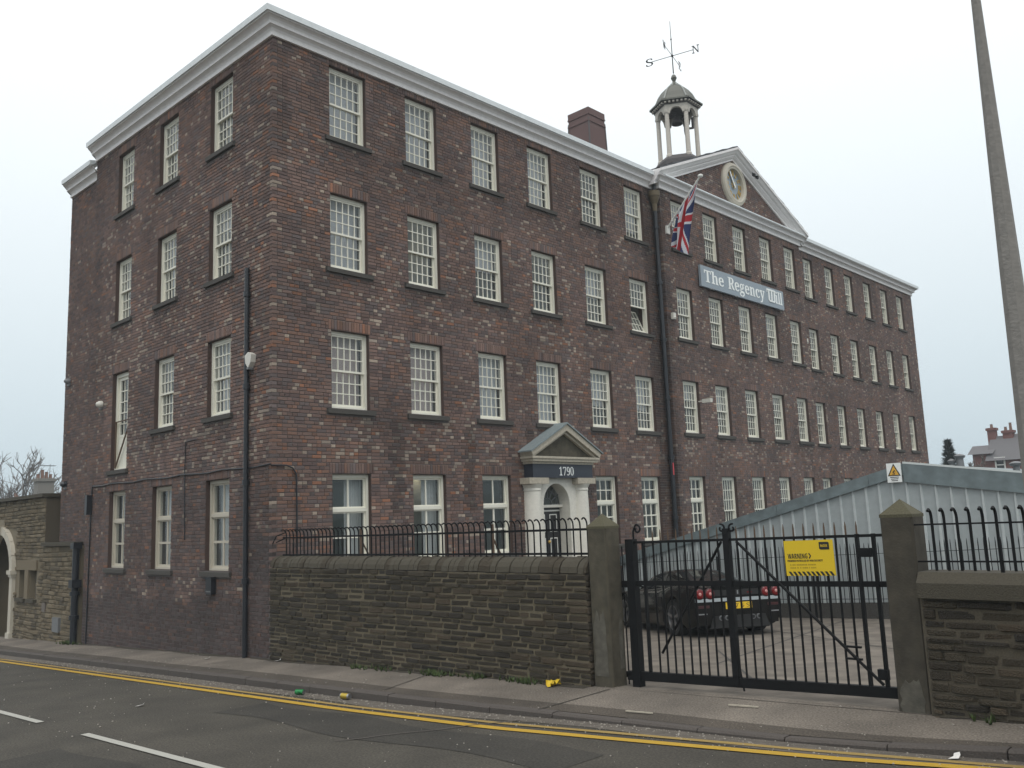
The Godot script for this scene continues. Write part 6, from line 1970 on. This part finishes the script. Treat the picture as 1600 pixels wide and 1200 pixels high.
func house(label, x0, x1, z0, z1, y0, ye, yr, wall, ridge_z, windows = []):
	var t = thing("house", label, "house")
	var b = MB.new()
	b.span(Vector3(x0, y0, z0), Vector3(x1, ye, z1))
	var zc = (z0 + z1) / 2; var xc = (x0 + x1) / 2
	if ridge_z: b.prism([Vector2(x0, ye), Vector2(x1, ye), Vector2(xc, yr)], z1 - z0, Transform3D(Basis(), Vector3(0, 0, z0)))
	else: b.prism([Vector2(-z1, ye), Vector2(-z0, ye), Vector2(-zc, yr)], x1 - x0, Transform3D(Basis(Vector3.FORWARD, UP, Vector3.RIGHT), Vector3(x0, 0, 0)))
	put("wall", b, wall, t)
	b = MB.new()
	var o = 0.3
	if ridge_z:
		b.quad(Vector3(x0 - o, ye - 0.05, z0 - o), Vector3(x0 - o, ye - 0.05, z1 + o), Vector3(xc, yr + 0.2, z1 + o), Vector3(xc, yr + 0.2, z0 - o))
		b.quad(Vector3(x1 + o, ye - 0.05, z1 + o), Vector3(x1 + o, ye - 0.05, z0 - o), Vector3(xc, yr + 0.2, z0 - o), Vector3(xc, yr + 0.2, z1 + o))
	else:
		b.quad(Vector3(x0 - o, ye - 0.05, z1 + o), Vector3(x1 + o, ye - 0.05, z1 + o), Vector3(x1 + o, yr + 0.2, zc), Vector3(x0 - o, yr + 0.2, zc))
		b.quad(Vector3(x1 + o, ye - 0.05, z0 - o), Vector3(x0 - o, ye - 0.05, z0 - o), Vector3(x0 - o, yr + 0.2, zc), Vector3(x1 + o, yr + 0.2, zc))
	put("roof", b, M.far_slate, t)
	for q in windows:   # on the x0 face: z centre, y centre
		b = MB.new()
		var p = Vector3(x0 - 0.03, q[1], q[0])
		for e in [[-0.32, 0.0, 0.1, 1.1], [0.32, 0.0, 0.1, 1.1], [0.0, 0.55, 0.8, 0.12], [0.0, -0.55, 0.8, 0.12], [0.0, 0.0, 0.6, 0.08]]:
			b.box(p + Vector3(0, e[1], e[0]), Vector3(0.1, e[3], e[2]))
		var w = put("window", b, M.white_paint, t)
		b = MB.new(); b.box(p + Vector3(0.01, 0, 0), Vector3(0.03, 1.1, 0.62)); put("pane", b, M.car_glass, w)
	return t

func background():
	# beyond the stone range, down the street
	bare_tree(Vector3(18.4, -3.0, -80.5), 12.8, "bare leafless tree showing over the tall stone wall, leftmost")
	bare_tree(Vector3(19.6, -3.0, -79.0), 13.6, "bare leafless tree showing over the tall stone wall, right of another bare tree")
	bare_tree(Vector3(21.2, -3.0, -79.5), 11.8, "smaller bare tree close to the grey house chimney")
	var h = house("grey rendered house with a broad chimney stack behind the stone wall", 12.3, 21.0, -58.0, -50.5, -3.0, 3.2, 5.3, M.far_render, true)
	stack(h, Vector3(12.55, 0, -50.7), 1.05, 0.8, 3.0, 6.3, 4, true)
	var b = MB.new(); b.tube([Vector3(12.9, 5.9, -50.8), Vector3(12.9, 7.3, -50.7)], 0.02, 5)
	for k in 5: b.tube([Vector3(12.9, 7.2, -50.75) + Vector3(-0.5, 0, -0.4 + k * 0.12), Vector3(13.3, 7.2, -51.15 + k * 0.12)], 0.012, 4)
	put("aerial", b, M.plastic_grey, h)
	h = house("low red brick house beside the bare trees", 14.5, 22.0, -70.0, -62.0, -3.0, 3.7, 5.0, M.far_brick, false)
	stack(h, Vector3(15.5, 0, -66.5), 0.7, 1.4, 3.6, 5.4, 3)
	# beyond the shed
	h = house("red brick house with slate roof, sash window and three chimneys beyond the shed", 68.0, 72.0, -5.95, 1.5, 0.0, 5.35, 7.15, M.far_brick, true, [[-5.25, 4.95]])
	stack(h, Vector3(70.0, 0, -6.1), 0.6, 0.6, 6.4, 8.05, 1)
	stack(h, Vector3(70.0, 0, -4.9), 0.6, 0.75, 6.6, 7.75, 2)
	stack(h, Vector3(70.0, 0, -3.6), 0.6, 0.6, 6.6, 7.85, 1)
	h = house("small lower brick wing on the left of the brick house beyond the shed", 68.3, 71.0, -7.3, -6.0, 0.0, 5.95, 6.45, M.far_brick, true)
	h = house("farther brick terrace behind the tall brick house beyond the shed", 80.0, 84.0, -7.2, 6.0, 0.0, 6.6, 8.0, M.far_brick, true)
	# conifer
	var t = thing("conifer", "single dark narrow conifer standing beyond the shed roof", "tree", Vector3(55.2, 0.3, -5.0))
	b = MB.new(); b.tube([Vector3.ZERO, Vector3(0, 6.0, 0)], [0.2, 0.03], 7); put("trunk", b, M.bark, t)
	b = MB.new()
	for i in 3400:
		var y = pow(rng.randf(), 0.8) * 6.0
		var R = (6.15 - y) / 6.15 * 1.55 + 0.02
		var a = rng.randf() * TAU
		R *= 1.0 + 0.16 * sin(a * 3.0 + y * 2.6) 
		var r = R * sqrt(rng.randf_range(0.25, 1.0))
		var p = Vector3(cos(a) * r, y + 0.1, sin(a) * r)
		var d = Vector3(cos(a), rng.randf_range(0.1, 0.9), sin(a)).normalized() * rng.randf_range(0.14, 0.34)
		var w = Vector3(-sin(a), rng.randf_range(-0.4, 0.4), cos(a)) * 0.06
		b.tri(p - w, p + w, p + d)
	put("crown", b, M.needles, t)
	bare_tree(Vector3(58.0, 0.2, -4.6), 5.4, "bare shrubby tree just right of the dark conifer")
	b = MB.new()
	var pts = []
	for i in 9: pts.append(Vector3(36.0, 3.9, -0.3).lerp(Vector3(60, 4.6, -7.0), i / 8.0) - UP * 0.35 * sin(PI * i / 8.0))
	b.tube(pts, 0.014, 4); tag(put("overhead_wire", b, M.black_iron, self), "thin overhead wire running from the far corner of the mill past the conifer", "wire")

# ------------------------------------------------------------------
func _ready():
	# camera
	var cam = Camera3D.new()
	cam.name = "camera"
	cam.fov = 47.498; cam.near = 0.1; cam.far = 900.0
	var pitch = deg_to_rad(8.610970); var yaw = deg_to_rad(46.420460); var roll = deg_to_rad(-2.268819)
	cam.transform = Transform3D(Basis(Vector3.UP, -yaw) * Basis(Vector3.RIGHT, pitch) * Basis(Vector3.BACK, roll), EYE)
	add_child(cam)
	# sky, air, exposure
	var env = Environment.new()
	env.background_mode = Environment.BG_SKY
	var sm = ProceduralSkyMaterial.new()
	sm.sky_top_color = lin(1.0, 1.0, 1.0)
	sm.sky_horizon_color = lin(0.40, 0.485, 0.53)
	sm.sky_curve = 0.47
	sm.sky_energy_multiplier = 1.03
	sm.ground_bottom_color = lin(0.10, 0.095, 0.085); sm.ground_horizon_color = lin(0.3, 0.31, 0.31)
	sm.sun_angle_max = 0.0
	var sky = Sky.new(); sky.sky_material = sm
	env.sky = sky
	env.tonemap_mode = Environment.TONE_MAPPER_LINEAR
	env.tonemap_exposure = 1.36
	env.fog_enabled = true; env.fog_density = 0.0012; env.fog_light_color = Color(0.86, 0.90, 0.92)
	env.sdfgi_enabled = true; env.ssao_enabled = true; env.ssil_enabled = true
	var we = WorldEnvironment.new(); we.name = "world"; we.environment = env
	add_child(we)
	var sun = DirectionalLight3D.new(); sun.name = "sun"
	sun.light_energy = 0.22; sun.light_angular_distance = 30.0; sun.light_color = Color(1.0, 0.98, 0.95); sun.shadow_enabled = true
	sun.sky_mode = DirectionalLight3D.SKY_MODE_LIGHT_ONLY
	add_child(sun)
	sun.look_at_from_position(Vector3(-4, 10, 5), Vector3.ZERO)
	rng.seed = 20240
	noise_a.seed = 4; noise_a.frequency = 0.12
	noise_b.seed = 8; noise_b.frequency = 0.12; noise_b.fractal_octaves = 3
	make_materials()
	make_unit_brick()
	make_stones()
	ground()
	mill()
	front_wall()
	pillar("mossy stone gate pillar with pyramid cap at the end of the low wall, left of the gate", -0.02, 7.65, 0.30, 0.30, 0.28, 2.235, 2.425, [[0, 7.79, 0.11, 0.42, 1.12, 0.12], [1, 0.19, 0.045, 0.5, 1.08, 0.1]])
	pillar("dark stone gate pillar with pyramid cap between the gate and the taller right wall", -0.02, 11.40, 0.315, 0.32, 0.45, 2.275, 2.455, [[0, 11.545, 0.125, 0.3, 0.72, 0.03]])
	right_wall()
	gate()
	shed()
	left_range()
	car()
	wall_things()
	street()
	background()
